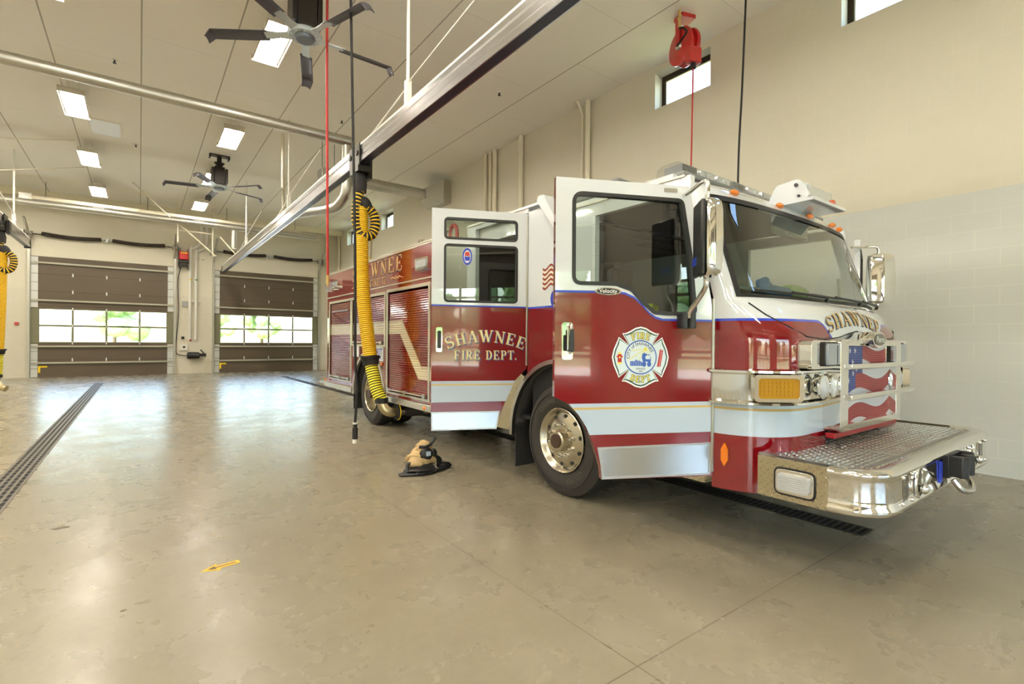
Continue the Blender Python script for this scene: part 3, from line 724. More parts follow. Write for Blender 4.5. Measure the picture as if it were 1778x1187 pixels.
part('bracket', darkmetal, cr_, lambda b: (b.box((1.2, 23.34, 4.36), (1.54, 23.62, 4.44)), b.box((1.2, 23.6, 4.2), (1.26, 23.69, 4.9)), b.box((1.24, 23.4, 4.18), (1.5, 23.5, 4.3)), b.cyl((1.24, 23.5, 4.1), (1.24, 23.5, 4.9), .015), b.cyl((1.5, 23.5, 4.1), (1.5, 23.5, 4.9), .015)))
part('warning_label', yel_sign, cr_, lambda b: b.box((1.27, 23.344, 4.70), (1.48, 23.349, 4.75)))
op = thing('electric_motor', 'black electric motor on a bracket low between the far doors', 'motor', (1.7, 23.5, .7))
part('motor_body', blackp, op, lambda b: (b.lathe([(0, .03), (0, .1), (.03, .13), (.4, .13), (.43, .1), (.43, .03)], (1.5, 23.5, .72), (1, 0, 0), 18), [b.cyl((1.55+k*.05, 23.5, .72), (1.565+k*.05, 23.5, .72), .145) for k in range(7)]))
part('bracket', darkmetal, op, lambda b: (b.box((1.93, 23.45, .68), (2.15, 23.55, .8)), b.cyl((1.95, 23.5, .95), (2.12, 23.5, .74), .02), b.box((1.55, 23.62, .6), (1.9, 23.69, .84))))
part('support_leg', cream, op, lambda b: (b.cyl((2.08, 23.5, 0), (2.08, 23.5, .7), .015), b.cyl((2.15, 23.5, 0), (2.15, 23.5, .7), .015)))
for (x, z, m_, lab, nm, ct, sz) in [(1.4, 1.05, whitem, 'white push-button box with dark window between the far doors', 'control_box', 'control box', .13), (1.37, 1.42, darkmetal, 'small dark switch above the white box on the pillar', 'wall_switch', 'switch', .05), (1.45, 2.75, grayp, 'round grey junction cover on the pillar between the far doors', 'junction_box', 'junction box', .11), (1.62, 1.32, mat('valve_red', (170, 30, 24), .4), 'small red valve beside the two white pipes', 'valve', 'valve', .035), (-3.35, 1.85, mat('alarm_red', (190, 70, 60), .4), 'small pink-red call box left of the far left garage door', 'call_box', 'call box', .05)]:
    t_ = thing(nm, lab, ct, (x, 23.69, z))
    part('box', m_, t_, lambda b: b.box((x-sz, 23.63, z-sz), (x+sz, 23.698, z+sz)), bevel=.01)
    if nm == 'control_box': part('dark_window', blackp, t_, lambda b: b.box((x-.03, 23.62, z-.04), (x+.05, 23.629, z+.04)))
def strut(a, c_, r, label):
    t_ = tag(part('support_strut', cream, None, lambda b: b.cyl(a, c_, r, n=10)), label, 'strut'); t_['group'] = 'cream struts by the far doors'
strut((1.1, 22.0, H), (1.1, 22.0, 4.9), .03, 'vertical cream strut above the cord reel between the far doors')
strut((2.2, 22.0, H), (2.2, 22.0, 4.5), .03, 'vertical cream strut right of the pillar between the far doors')
strut((1.1, 22.04, 5.35), (2.2, 22.04, 5.35), .022, 'horizontal cream strut joining the two vertical struts')
strut((1.15, 21.93, 5.55), (2.3, 21.93, 4.5), .025, 'cream strut sloping down to the right in front of the pillar')
strut((-.2, 19.6, H-.05), (1.0, 20.6, 5.3), .02, 'thin cream strut rising left to the ceiling from the heater')
strut((2.4, 21.6, 5.2), (3.0, 21.6, 4.5), .025, 'cream strut sloping toward the rail end over the second door')
strut((-4.2, 15.2, 5.3), (-1.25, 16.2, 6.2), .012, 'thin brace line sloping up to the ceiling, upper left')
strut((-3.9, 17.4, 5.2), (-1.25, 18.6, 6.2), .012, 'second thin brace line sloping up to the ceiling, far left')
strut((3.5, 16.5, H), (3.5, 16.5, 4.9), .04, 'tall cream drop pipe right of the distant fan')
strut((2.72, 12.9, H), (2.72, 12.9, 5.0), .03, 'tall pale drop pipe behind the rail, left of the duct drop')
# sprinklers, hatch
for i, (x, y, lab) in enumerate([(5.66, 8.12, 'small dark sprinkler head in the ceiling right of the big rail'), (-.38, 11.3, 'small sprinkler head in the ceiling just under the nearest duct'), (-.1, 15.9, 'small round sprinkler head right of the white ceiling panel'), (3.6, 11.3, 'small sprinkler head behind the nearest duct drop')]):
    t_ = thing('sprinkler_head', lab, 'sprinkler', (x, y, H))
    part('escutcheon', whitem, t_, lambda b: b.cyl((x, y, H-.012), (x, y, H), .05))
    part('head', darkmetal, t_, lambda b: (b.cyl((x, y, H-.06), (x, y, H-.012), .014), b.cyl((x, y, H-.064), (x, y, H-.058), .03)))
hp = thing('access_panel', 'white rectangular access panel in the ceiling behind a fixture', 'ceiling panel', (-.66, 15, H))
part('panel', mat('panel_white', (232, 234, 236), .4), hp, lambda b: b.box((-.93, 14.6, H-.02), (-.40, 15.6, H-.001)))
part('frame', whitem, hp, lambda b: b.prism([rect(-.96, 14.57, -.37, 15.63), rect(-.93, 14.6, -.40, 15.6)], H-.025, H-.001), smooth=0)

# ------------------------------------------------------------------ cords and reels
def cord(name, label, pts, r, m, fit=None, cat='cord'):
    t_ = thing(name, label, cat, pts[-1])
    part('cord', m, t_, lambda b: b.tube(smoothp(pts), r, 10))
    if fit: fit(t_)
red_hose = mat('red_hose', (176, 40, 36), .45)
def plug(t_):
    part('connector', rubber, t_, lambda b: (b.cyl((2.15, 6.15, .17), (2.15, 6.15, .31), .034), b.cyl((2.15, 6.15, .31), (2.15, 6.15, .36), .024)))
    part('plug_face', whitem, t_, lambda b: (b.cyl((2.15, 6.15, .12), (2.15, 6.15, .17), .03), b.cyl((2.15, 6.15, .355), (2.15, 6.15, .375), .03)))
cord('extension_cord', 'thick black cord hanging to the floor beside the yellow hose', [(2.07, 6.23, H), (2.1, 6.2, 4.5), (2.14, 6.17, 2.5), (2.15, 6.16, 1.2), (2.17, 6.15, .8), (2.15, 6.15, .36)], .017, rubber, plug)
def fitting(t_):
    part('brass_fitting', gold, t_, lambda b: (b.cyl((2.07, 7.05, 2.16), (2.07, 7.05, 2.28), .022), b.cyl((2.07, 7.05, 2.12), (2.07, 7.05, 2.16), .014)))
cord('air_hose', 'red air hose hanging left of the black cord with a brass end', [(1.98, 6.85, H), (2.0, 6.92, 5), (2.04, 7.0, 3.5), (2.07, 7.05, 2.28)], .017, red_hose, fitting, 'hose')
cord('extension_cord', 'thin black cord hanging on the far side of the cab', [(6.43, 3.52, H), (6.41, 3.56, 4.8), (6.4, 3.6, 3.6), (6.4, 3.6, 1.2)], .013, rubber)
hr = thing('hose_reel', 'red spring hose reel hanging from the ceiling above the high window', 'hose reel', (6.5, 4.5, 5.8))
rr_ = mat('reel_red_gloss', (190, 26, 26), .3, 0, .5)
A = Vector((.95, -.31, 0)).normalized(); ctr = Vector((6.56, 4.55, 5.83))
hu = part('drum', rr_, hr, lambda b: b.lathe([(-.10, .0), (-.10, .23), (-.085, .27), (-.06, .27), (-.05, .2), (.0, .19), (.02, .2), (.03, .26), (.06, .27), (.085, .26), (.10, .22), (.10, .0)], ctr, A, 40), smooth=30)
part('axle_hub', alum, hr, lambda b: b.lathe([(-.135, .0), (-.13, .05), (-.10, .06)], ctr, A, 20))
side = Vector((0, 0, 1)).cross(A).normalized()
part('mounting_bracket', rr_, hr, lambda b: (b.box((-.05, -.012, .0), (.05, .012, .44), frame(ctr+A*-.125, side, A, (0, 0, 1))), b.box((-.1, -.12, .40), (.1, .12, .46), frame(ctr, side, A, (0, 0, 1))), b.box((-.26, -.10, -.34), (-.14, .10, -.12), frame(ctr, side, A, (0, 0, 1)))), bevel=.006)
part('stopper_guide', blackp, hr, lambda b: b.cyl(ctr+side*-.2+Vector((0, 0, -.42)), ctr+side*-.2+Vector((0, 0, -.33)), .04))
part('supply_valve', gold, hr, lambda b: (b.cyl(ctr+A*-.17+side*-.1+Vector((0, 0, .2)), ctr+A*-.17+side*-.1+Vector((0, 0, .46)), .022), b.cyl(ctr+A*-.17+side*-.14+Vector((0, 0, .36)), ctr+A*-.17+side*-.05+Vector((0, 0, .36)), .015)))
part('supply_hose', rubber, hr, lambda b: b.tube(smoothp([ctr+A*-.17+side*-.1+Vector((0, 0, .2)), ctr+A*-.18+side*-.2+Vector((0, 0, .14)), ctr+A*-.18+side*-.28+Vector((0, 0, .04)), ctr+A*-.16+side*-.12+Vector((0, 0, 0)), ctr+A*-.14]), .014, 8))
hp_ = ctr+side*-.2+Vector((0, 0, -.42))
part('hose_line', red_hose, hr, lambda b: b.tube(smoothp([hp_, hp_+Vector((-.02, 0, -1)), hp_+Vector((-.03, .02, -2.6)), hp_+Vector((-.03, .02, -3.6))]), .012, 8))

# ------------------------------------------------------------------ floor drains, arrow
grate = mat('drain_grate', (104, 96, 84), .5, .5); pit = mat('drain_pit', (14, 13, 12), .9)
def drain(x0, x1, y0, y1, label, px, py, m):
    t_ = thing('floor_drain', label, 'floor drain', ((x0+x1)/2, (y0+y1)/2, 0))
    part('pit', pit, t_, lambda b: b.box((x0, y0, .0005), (x1, y1, .0015)))
    part('frame', m, t_, lambda b: b.prism([rect(x0-.012, y0, x1+.012, y1), rect(x0, y0+.01, x1, y1-.01)], .0005, .004), smooth=0)
    def g(b):
        n = int((y1-y0)/py); nx = px
        for i in range(nx+1):
            xx = x0+(x1-x0)*i/nx; b.box((max(x0, xx-.012), y0, .001), (min(x1, xx+.012), y1, .0035))
        for k in range(n+1): b.box((x0, y0+k*py, .001), (x1, y0+k*py+.018, .0034))
    part('grate', m, t_, g, smooth=0)
drain(-1.10, -.885, -4, 20.0, 'long grey slotted floor drain in the empty left bay', 4, .14, grate)
drain(4.24, 4.44, 1.41, 20.3, 'dark slotted floor drain running under the fire engine', 1, .05, mat('dark_grate', (60, 56, 48), .5, .4))
ar = thing('floor_arrow', 'yellow arrow sticker with worn black centre on the concrete floor', 'floor sticker', (.4, 3.54, .001))
aM = frame((.30, 3.52, 0), Vector((1, .16, 0)).normalized(), Vector((-.16, 1, 0)).normalized(), (0, 0, 1))
part('arrow_outline', mat('sticker_yellow', (240, 190, 50), .5), ar, lambda b: b.prism([[(0, 0), (.095, -.055), (.10, -.028), (.215, -.024), (.215, .024), (.10, .028), (.095, .055)]], .0006, .0014, aM), smooth=0)
part('arrow_core', mat('sticker_black', (90, 76, 50), .6), ar, lambda b: (b.flat([[(.035, 0), (.082, -.026), (.082, .026)]], .0018, aM), b.flat([rect(.082, -.007, .195, .007)], .0018, aM)), smooth=0)
stain = mat('floor_stain', (84, 74, 52), .6)
for (x, y, s, lab) in [(-.46, 4.93, .05, 'small brown chip mark on the floor near the left drain'), (-.06, 3.25, .018, 'small black speck on the floor left of the yellow arrow'), (-.12, 2.35, .03, 'dark smudge on the floor at the left edge of the picture')]:
    rr = random.Random(int(x*1000)); pts = [(x+s*(1+.35*rr.uniform(-1, 1))*cos(a), y+.5*s*(1+.3*rr.uniform(-1, 1))*sin(a)) for a in [2*PI*k/14 for k in range(14)]]
    tag(part('floor_mark', stain, None, lambda b: b.prism([pts], .0004, .0012), smooth=0), lab, 'floor mark')

# ------------------------------------------------------------------ gear bag
tan = mat('tan_cloth', (196, 166, 118), .85); N = NT(tan); P, X, Y, Z = N.pos(); N.bump(N.noise(P, 60, 4), .5, .01)
gb = thing('gear_bag', 'crumpled tan cloth and black strap harness bag on the floor below the rear cab door', 'bag', (2.42, 4.86, 0))
bx_, by_ = 2.44, 4.90
def blob(b, c_, r, sc_, seed, amp=.18):
    o = len(b.v); b.ball((0, 0, 0), r, (1, 1, 1), 30, 20); rr = random.Random(seed)
    ph = [(rr.uniform(2, 7), rr.uniform(2, 7), rr.uniform(2, 7), rr.uniform(0, 6)) for _ in range(7)]
    for k in range(o, len(b.v)):
        v = Vector(b.v[k]); n_ = v.normalized(); q = sum(sin(a*n_.x+b_*n_.y*1.3+c2*n_.z+p) for a, b_, c2, p in ph)/7
        v *= 1+amp*q*2; b.v[k] = (c_[0]+v.x*sc_[0], c_[1]+v.y*sc_[1], max(.004, c_[2]+v.z*sc_[2]))
part('cloth_cover', tan, gb, lambda b: (blob(b, (bx_, by_, .13), .15, (1.05, .8, .8), 3, .16), blob(b, (bx_+.02, by_, .22), .09, (1, .8, 1.0), 5, .2), blob(b, (bx_-.08, by_-.06, .12), .09, (1.1, .8, .8), 8, .2)), smooth=60)
part('black_base', blackp, gb, lambda b: (blob(b, (bx_-.03, by_-.06, .045), .17, (1.1, .85, .33), 9, .15), blob(b, (bx_+.15, by_-.02, .07), .09, (.8, .8, 1), 4, .1), blob(b, (bx_+.22, by_-.03, .035), .09, (1.1, .8, .45), 14, .2)), smooth=60)
part('mask_face', blackp, gb, lambda b: (blob(b, (bx_+.0, by_-.11, .20), .065, (1.1, .5, 1.0), 11, .1), blob(b, (bx_+.1, by_-.08, .19), .05, (.8, .6, 1), 12, .1)), smooth=60)
def straps(b):
    for pts in ([(bx_-.06, by_-.05, .27), (bx_+.02, by_-.08, .27), (bx_+.08, by_-.07, .30), (bx_+.12, by_-.08, .36)], [(bx_-.3, by_-.08, .015), (bx_-.22, by_-.1, .04), (bx_-.2, by_-.08, .11), (bx_-.1, by_-.1, .12)], [(bx_-.29, by_-.1, .015), (bx_-.15, by_-.17, .02), (bx_, by_-.2, .025), (bx_+.08, by_-.16, .06)], [(bx_+.05, by_-.12, .03), (bx_+.2, by_-.1, .03), (bx_+.32, by_-.06, .03)], [(bx_+.1, by_-.15, .02), (bx_+.24, by_-.1, .02), (bx_+.30, by_-.06, .03), (bx_+.24, by_-.02, .06), (bx_+.17, by_-.0, .05)]):
        b.tube(smoothp(pts), .017, 8)
part('strap', blackp, gb, straps)
part('buckle', chrome, gb, lambda b: (b.box((bx_+.06, by_-.185, .03), (bx_+.08, by_-.17, .12)), b.cyl((bx_+.04, by_-.18, .1), (bx_+.10, by_-.19, .05), .006), b.tube([(bx_-.16+k*.02, by_-.19, .03+.012*k) for k in range(2)], .006)))
part('reflective_patch', decal_white, gb, lambda b: b.box((bx_-.02, by_-.15, .185), (bx_+.03, by_-.14, .23)))

# ================================================================== fire engine
FE = thing('fire_engine', 'red and white fire engine parked in the right bay with both left cab doors open', 'fire engine', (4.27, 3.38, 0))
SX, RX, CX = 3.05, 5.49, 4.27
def lerp(a, b, u): return a+(b-a)*max(0, min(1, u))
def sstep(u): u = max(0, min(1, u)); return u*u*(3-2*u)
def tab(z, T_):
    if z <= T_[0][0]: return T_[0][1]
    for (a, va), (b, vb) in zip(T_[:-1], T_[1:]):
        if z <= b: return va+(vb-va)*(z-a)/(b-a)
    return T_[-1][1]
def ys(z): return tab(z, [(1.71, 1.88), (2.42, 2.06), (2.52, 2.12), (2.60, 2.35)])
def yc(z): return tab(z, [(1.40, 1.425), (1.46, 1.44), (1.60, 1.495), (1.66, 1.535), (1.70, 1.60), (2.42, 1.89), (2.48, 1.93), (2.53, 2.0), (2.57, 2.1), (2.60, 2.25)])
def cabY(x, z):
    a = min(1, abs(x-CX)/1.22); e = (1-a)*1.22
    yl = 1.88-(.40 if e >= .38 else .40*math.sqrt(max(0, 1-(1-e/.38)**2)))
    if z <= 1.38: return yl
    n = 2.4; yu = ys(z)-(ys(z)-yc(z))*(max(0, 1-a**n))**(1/n)
    return yl+(yu-yl)*sstep((z-1.38)/.3)
ths = [PI/2*k/16 for k in range(17)]
fr_ = sorted(set([round(sin(a)**.5, 5) for a in ths]+[.25, .15, .355, .55, .41, .943]))
xs_ = [CX-1.22*f for f in reversed(fr_)]+[CX+1.22*f for f in fr_ if f > 0]
zs_ = [.45, .58, .72, .82, .9, 1.02, 1.1, 1.2, 1.3, 1.38, 1.41, 1.43, 1.45, 1.48, 1.52, 1.56, 1.60, 1.64, 1.67, 1.70]
zt_ = [1.70, 1.8, 1.95, 2.1, 2.25, 2.42, 2.44, 2.47, 2.50, 2.53, 2.56, 2.585, 2.60]
GL = (CX-1.15, CX+1.15)
def cabfront(b):
    def ok(x, z): return not (CX-.50 < x < CX+.50 and z < .82)
    for zz, test in ((zs_, ok), (zt_, lambda x, z: not (GL[0] < x < GL[1] and 1.70 < z < 2.42))):
        for x0, x1 in zip(xs_[:-1], xs_[1:]):
            for z0, z1 in zip(zz[:-1], zz[1:]):
                if test((x0+x1)/2, (z0+z1)/2):
                    b.add([(x0, cabY(x0, z0), z0), (x1, cabY(x1, z0), z0), (x1, cabY(x1, z1), z1), (x0, cabY(x0, z1), z1)], [(0, 1, 2, 3)])
part('cab_front', cp, FE, cabfront, smooth=35, solid=0)
# panel crease and hood edge line
part('hood_gap', blackp, FE, lambda b: b.tube([(x, cabY(x, z)-.002, z) for x, z in [(3.16, 1.66), (3.22, 1.58), (3.34, 1.50), (3.48, 1.445), (3.7, 1.43), (3.86, 1.435), (3.98, 1.445), (4.1, 1.468), (4.27, 1.492), (4.44, 1.468), (4.6, 1.445), (4.86, 1.435), (5.06, 1.445), (5.2, 1.50), (5.32, 1.58)]], .005, 6))
# side panels
MS = MYZ(SX)
def archpts(cy, cz, r, a0, a1, n=14): return [(cy+r*cos(rad(a0+(a1-a0)*i/n)), cz+r*sin(rad(a0+(a1-a0)*i/n))) for i in range(n+1)]
def leftside(b):
    b.prism([[(2.96, 1.10)]+archpts(3.38, .5, .71, 122, 42, 10)[0:0]+[(3.02, 1.115)]+archpts(3.38, .5, .71, 118, 47, 10)+[(3.86, 1.15), (3.86, 2.66), (3.5, 2.66), (3.42, 2.60), (2.96, 2.56)]], 0, .05, MS)
    b.prism([rect(2.06, 2.45, 2.96, 2.56)], 0, .05, MS); b.prism([rect(3.86, 2.655, 5.0, 2.70)], 0, .05, MS); b.prism([rect(4.82, .52, 5.0, 2.66)], 0, .05, MS)
part('cab_side_panel', cp, FE, leftside, smooth=0)
def rightside(b):
    b.prism([[(1.88, .45), (2.66, .45)]+archpts(3.38, .5, .71, 176, 4, 12)+[(4.1, .45), (5.0, .45), (5.0, 2.66), (3.5, 2.66), (3.42, 2.56), (2.0, 2.5), (1.88, 1.72)],
             [(1.93, .55), (2.64, .55), (2.7, .95), (2.93, 1.15), (2.93, 2.43), (2.1, 2.42), (1.93, 1.7)]], -.05, 0, MYZ(RX))
part('cab_side_panel', cp, FE, rightside, smooth=0)
def roof(b):
    yr = 3.5
    n = 10; X_ = [SX+(RX-SX)*i/n for i in range(n+1)]
    b.grid(lambda x, y: Vector((x, lerp(cabY(x, 2.60), yr, y), 2.60+.03*(1-((x-CX)/1.22)**2)*sin(PI/2*min(1, y*4)))), X_, [0, .08, .2, .4, .7, 1])
    b.box((SX+.06, yr, 2.5), (RX-.06, 4.98, 2.70)); b.box((SX-.004, yr, 2.701), (RX+.004, 5.0, 2.725)); b.box((SX-.002, 2.2, 2.561), (SX+.05, 3.5, 2.602)); b.box((RX-.05, 2.2, 2.561), (RX+.002, 3.5, 2.602))
part('cab_roof', white_paint, FE, roof, smooth=35)
part('roof_fairing', white_paint, FE, lambda b: b.prism([[(3.30, 2.40), (3.36, 2.38), (3.62, 2.70), (3.60, 2.74), (3.52, 2.74)]], -.10, .35, MS), smooth=0, bevel=.008)
part('drip_rail', alum, FE, lambda b: (b.box((SX-.012, 2.1, 2.555), (SX, 3.4, 2.57)), b.box((SX-.012, 3.64, 2.70), (SX, 4.98, 2.715))))
# cab interior
def inner(b):
    b.box((SX+.06, 1.98, .62), (RX-.06, 4.95, .66)); b.box((SX+.05, 4.9, .6), (RX-.05, 4.94, 2.5)); b.box((CX-.45, 2.2, .62), (CX+.45, 3.7, 1.25))
    b.box((SX+.1, 3.3, 2.50), (RX-.06, 4.9, 2.52)); b.box((SX+.1, 2.2, 2.54), (RX-.06, 3.3, 2.56)); b.box((SX+.06, 3.38, .66), (SX+.10, 3.84, 1.2)); b.box((SX+.55, 3.84, .66), (RX-.5, 3.90, 1.7))
part('cab_interior', cabin_dark, FE, inner, smooth=0)
def dash(b):
    b.grid(lambda x, v: Vector((x, lerp(cabY(x, 1.70)+.03, 2.28, v), 1.68+.13*sstep(v*1.6))), xs_[5:-5], [0, .15, .3, .45, .6, .8, 1]); b.box((SX+.12, 2.26, 1.2), (RX-.12, 2.32, 1.81))
part('dashboard', cabin_dark, FE, dash, smooth=0)
part('dash_instrument_box', blackp, FE, lambda b: (b.box((3.45, 2.12, 1.80), (3.95, 2.28, 1.86)), b.box((4.5, 2.1, 1.80), (4.8, 2.28, 1.84))), bevel=.015)
part('steering_wheel', blackp, FE, lambda b: (b.tube([Vector((3.72, 2.52, 1.48))+Vector((.22*cos(a), .09*sin(a), .2*sin(a))) for a in [2*PI*k/24 for k in range(24)]], .016, 8, closed=True), b.cyl((3.72, 2.3, 1.35), (3.72, 2.52, 1.48), .03), b.box((3.52, 2.50, 1.46), (3.92, 2.53, 1.50))))
for sx in (3.72, 4.86):
    part('seat', blackp, FE, lambda b: (b.box((sx-.24, 2.75, 1.0), (sx+.24, 3.25, 1.16)), b.box((sx-.24, 3.2, 1.1), (sx+.24, 3.36, 1.85)), b.box((sx-.14, 3.22, 1.85), (sx+.14, 3.34, 2.1))), bevel=.04)
part('reflective_vest', mat('hi_vis_yellow', (190, 210, 40), .6), FE, lambda b: (b.prism([[(3.22, 1.35), (3.34, 1.35), (3.36, 1.72), (3.26, 1.72)]], 2.66, 2.70, MXZ(0)), b.prism([[(3.42, 1.3), (3.52, 1.35), (3.5, 1.7), (3.42, 1.72)]], 2.66, 2.70, MXZ(0))), smooth=0)
part('computer_mount', blackp, FE, lambda b: (b.box((3.30, 2.35, 1.62), (3.52, 2.38, 1.84), None), b.cyl((3.4, 2.38, 1.3), (3.42, 2.38, 1.7), .018)))
part('blue_cloth', mat('blue_cloth', (96, 140, 190), .8), FE, lambda b: (blob(b, (4.02, 1.96, 1.79), .13, (1.4, .8, .45), 21, .25), blob(b, (3.90, 1.98, 1.85), .05, (1, 1, 1), 22, .25)), smooth=60)
part('green_cloth', mat('green_cloth', (160, 190, 130), .8), FE, lambda b: blob(b, (4.30, 1.94, 1.80), .12, (1.0, .8, .6), 23, .3), smooth=60)
part('dash_papers', mat('paper', (150, 160, 160), .7), FE, lambda b: (b.box((3.5, 1.98, 1.80), (3.85, 2.16, 1.825))))
part('sun_visor', mat('visor_grey', (160, 160, 158), .5), FE, lambda b: (b.box((4.15, 2.02, 2.30), (4.75, 2.05, 2.44)), b.box((4.30, 1.98, 2.30), (4.65, 2.06, 2.33))), smooth=0)
part('grab_handle', cream, FE, lambda b: (b.tube(smoothp([(3.3, 2.12, 2.36), (3.36, 2.10, 2.3), (3.4, 2.08, 2.2)]), .013, 8), b.tube(smoothp([(5.3, 1.98, 2.0), (5.24, 1.95, 1.95), (5.22, 1.93, 1.8), (5.26, 1.92, 1.72)]), .016, 8)))
# windshield
def wsg(b): b.grid(lambda x, z: Vector((x, cabY(x, z)+.004, z)), [x for x in xs_ if GL[0]-.02 < x < GL[1]+.02], [1.70, 1.8, 1.95, 2.1, 2.25, 2.42])
ws = part('windshield', cab_glass, FE, wsg, recalc=False)
def wsb(b):
    X_ = [x for x in xs_ if GL[0]-.02 < x < GL[1]+.02]
    def S(x, z): return Vector((x, cabY(x, z)-.004, z))
    b.grid(lambda x, v: S(x, lerp(1.70, 1.722, v)), X_, [0, 1]); b.grid(lambda x, v: S(x, lerp(2.385, 2.425, v)), X_, [0, 1])
    for xa, xb in ((GL[0], GL[0]+.03), (GL[1]-.03, GL[1])): b.grid(lambda u, z: S(lerp(xa, xb, u), z), [0, .5, 1], [1.70, 1.8, 1.95, 2.1, 2.25, 2.42])
part('windshield_rubber', blackp, ws, wsb, recalc=False)
def wiper(b, x0, d, L):
    p0 = Vector((x0, cabY(x0, 1.70)-.03, 1.70)); x1 = x0+d*L*.55; p1 = Vector((x1, cabY(x1, 1.76)-.035, 1.75))
    b.tube([p0, p0+Vector((0, -.01, .03)), p1], [.012, .011, .007], 8)
    xa, xb = x1-d*L*.45, x1+d*L*.45
    b.tube([(x, cabY(x, 1.75+.03*(x-xa)/(xb-xa)*0)-.018, 1.742+.02*abs(x-x1)) for x in [xa+(xb-xa)*k/6 for k in range(7)]], .008, 6)
for x0, d in ((4.0, -1), (4.62, -1), (5.2, -1)): part('wiper', blackp, FE, lambda b: wiper(b, x0, d, .75))
# marker lamps on the brow
for x in (3.42, 4.02, 4.55, 5.06, 5.3):
    part('marker_lamp', amber, FE, lambda b: b.ball((x, cabY(x, 2.475)-.012, 2.475), .03, (1.7, .8, .75), 14, 8))
# front panels: hinge strip at the cab corner, lights
part('door_hinge', galv, FE, lambda b: (b.cyl((SX-.008, 1.875, .55), (SX-.008, 1.875, 1.69), .011, n=8), [b.cyl((SX-.008, 1.875, .56+k*.09), (SX-.008, 1.875, .565+k*.09), .0125, n=8) for k in range(13)]))
part('rear_door_hinge', galv, FE, lambda b: b.cyl((SX-.008, 3.862, 1.16), (SX-.008, 3.862, 2.62), .010, n=8))
def offpath(xa, xb, off):
    out = []; X_ = [x for x in xs_ if xa <= x <= xb]
    P2 = [Vector((x, cabY(x, 1.1))) for x in X_]
    for i, p in enumerate(P2):
        d = (P2[min(i+1, len(P2)-1)]-P2[max(i-1, 0)]).normalized(); n_ = Vector((d.y, -d.x)); out.append(p+n_*off)
    return out
def bezel(b, xa, xb, z0, z1, off, rim=.0):
    o_ = offpath(xa, xb, off); i_ = offpath(xa, xb, .001)
    if not rim:
        prof = [(0, z0), (1, z0+.012), (1, z1-.012), (0, z1)]
    else: prof = [(0, z0), (1, z0+.01), (1, z0+rim), (.35, z0+rim+.012), (.35, z1-rim-.012), (1, z1-rim), (1, z1-.01), (0, z1)]
    V = []
    for t_, z in prof: V += [(i_[k].lerp(o_[k], t_).x, i_[k].lerp(o_[k], t_).y, z) for k in range(len(o_))]
    n = len(o_); b.add(V, [(j*n+k, j*n+k+1, (j+1)*n+k+1, (j+1)*n+k) for j in range(len(prof)-1) for k in range(n-1)])
    m_ = len(prof); b.add([V[j*n] for j in range(m_)], [tuple(range(m_))]); b.add([V[j*n+n-1] for j in range(m_)], [tuple(range(m_))])
rd_ = thing  # short alias
for mir in (0, 1):
    mx = (lambda x: x) if not mir else (lambda x: 2*CX-x)
    def X2(a, c_): return (min(mx(a), mx(c_)), max(mx(a), mx(c_)))
    xa, xb = X2(3.05, 3.85)
    hl = part('headlight_bezel', chrome, FE, lambda b: bezel(b, xa, xb, 1.0, 1.235, .045, .024))
    for xc in (3.565, 3.725):
        c_ = Vector((mx(xc), 1.425, 1.118))
        part('headlamp', chrome, hl, lambda b: b.lathe([(-.02, .05), (-.035, .076), (-.045, .080), (-.05, .074)], c_-Vector((0, -.03, 0)), (0, 1, 0), 28))
        part('headlamp_lens', lens, hl, lambda b: b.lathe([(-.066, .0), (-.064, .03), (-.058, .055), (-.05, .074)], c_-Vector((0, -.03, 0)), (0, 1, 0), 28))
    # amber turn signal on the rounded corner
    u_ = mx(3.21); y_ = cabY(u_, 1.1); nn = Vector(((-1 if not mir else 1)*.62, -.78, 0)); tt = Vector((0, 0, 1)).cross(nn); M = frame(Vector((u_, y_, 1.118))+nn*.012, tt, (0, 0, 1), nn)
    part('signal_frame', chrome, hl, lambda b: b.prism([rnd([(-.15, -.085), (.15, -.085), (.15, .085), (-.15, .085)], .03), rnd([(-.125, -.062), (.125, -.062), (.125, .062), (-.125, .062)], .022)], 0, .052, M), bevel=.006)
    def am(b):
        b.prism([rnd([(-.125, -.062), (.125, -.062), (.125, .062), (-.125, .062)], .022)], 0, .040, M)
        for i in range(9):
            for j in range(4): b.box((-.11+i*.0245, -.05+j*.026, .04), (-.094+i*.0245, -.034+j*.026, .044), M)
    part('turn_signal', mat('amber_deep', (190, 140, 10), .12, .35, 1), hl, am, smooth=30)
    # upper warning light housing
    xa, xb = X2(3.37, 3.87)
    up_h = part('warning_light_housing', chrome, FE, lambda b: b.prism([rnd([(xa, 1.235), (xb, 1.235), (xb, 1.42), (xa, 1.42)], .035)], 1.405, 1.50, MXZ(0)), bevel=.012)
    for q in (3.60, 3.755):
        xl, xh = X2(q-.068, q+.068)
        def led(b):
            b.prism([rnd([(xl, 1.262), (xh, 1.262), (xh, 1.40), (xl, 1.40)], .015)], 1.372, 1.405, MXZ(0))
        part('warning_light', mat('led_lens', (176, 182, 192), .12, .8), up_h, led, bevel=.006)
        part('light_rim', darkmetal, up_h, lambda b: b.prism([rnd([(xl-.01, 1.252), (xh+.01, 1.252), (xh+.01, 1.41), (xl-.01, 1.41)], .018), rnd([(xl-.001, 1.261), (xh+.001, 1.261), (xh+.001, 1.401), (xl-.001, 1.401)], .015)], 1.39, 1.405, MXZ(0)), smooth=0)
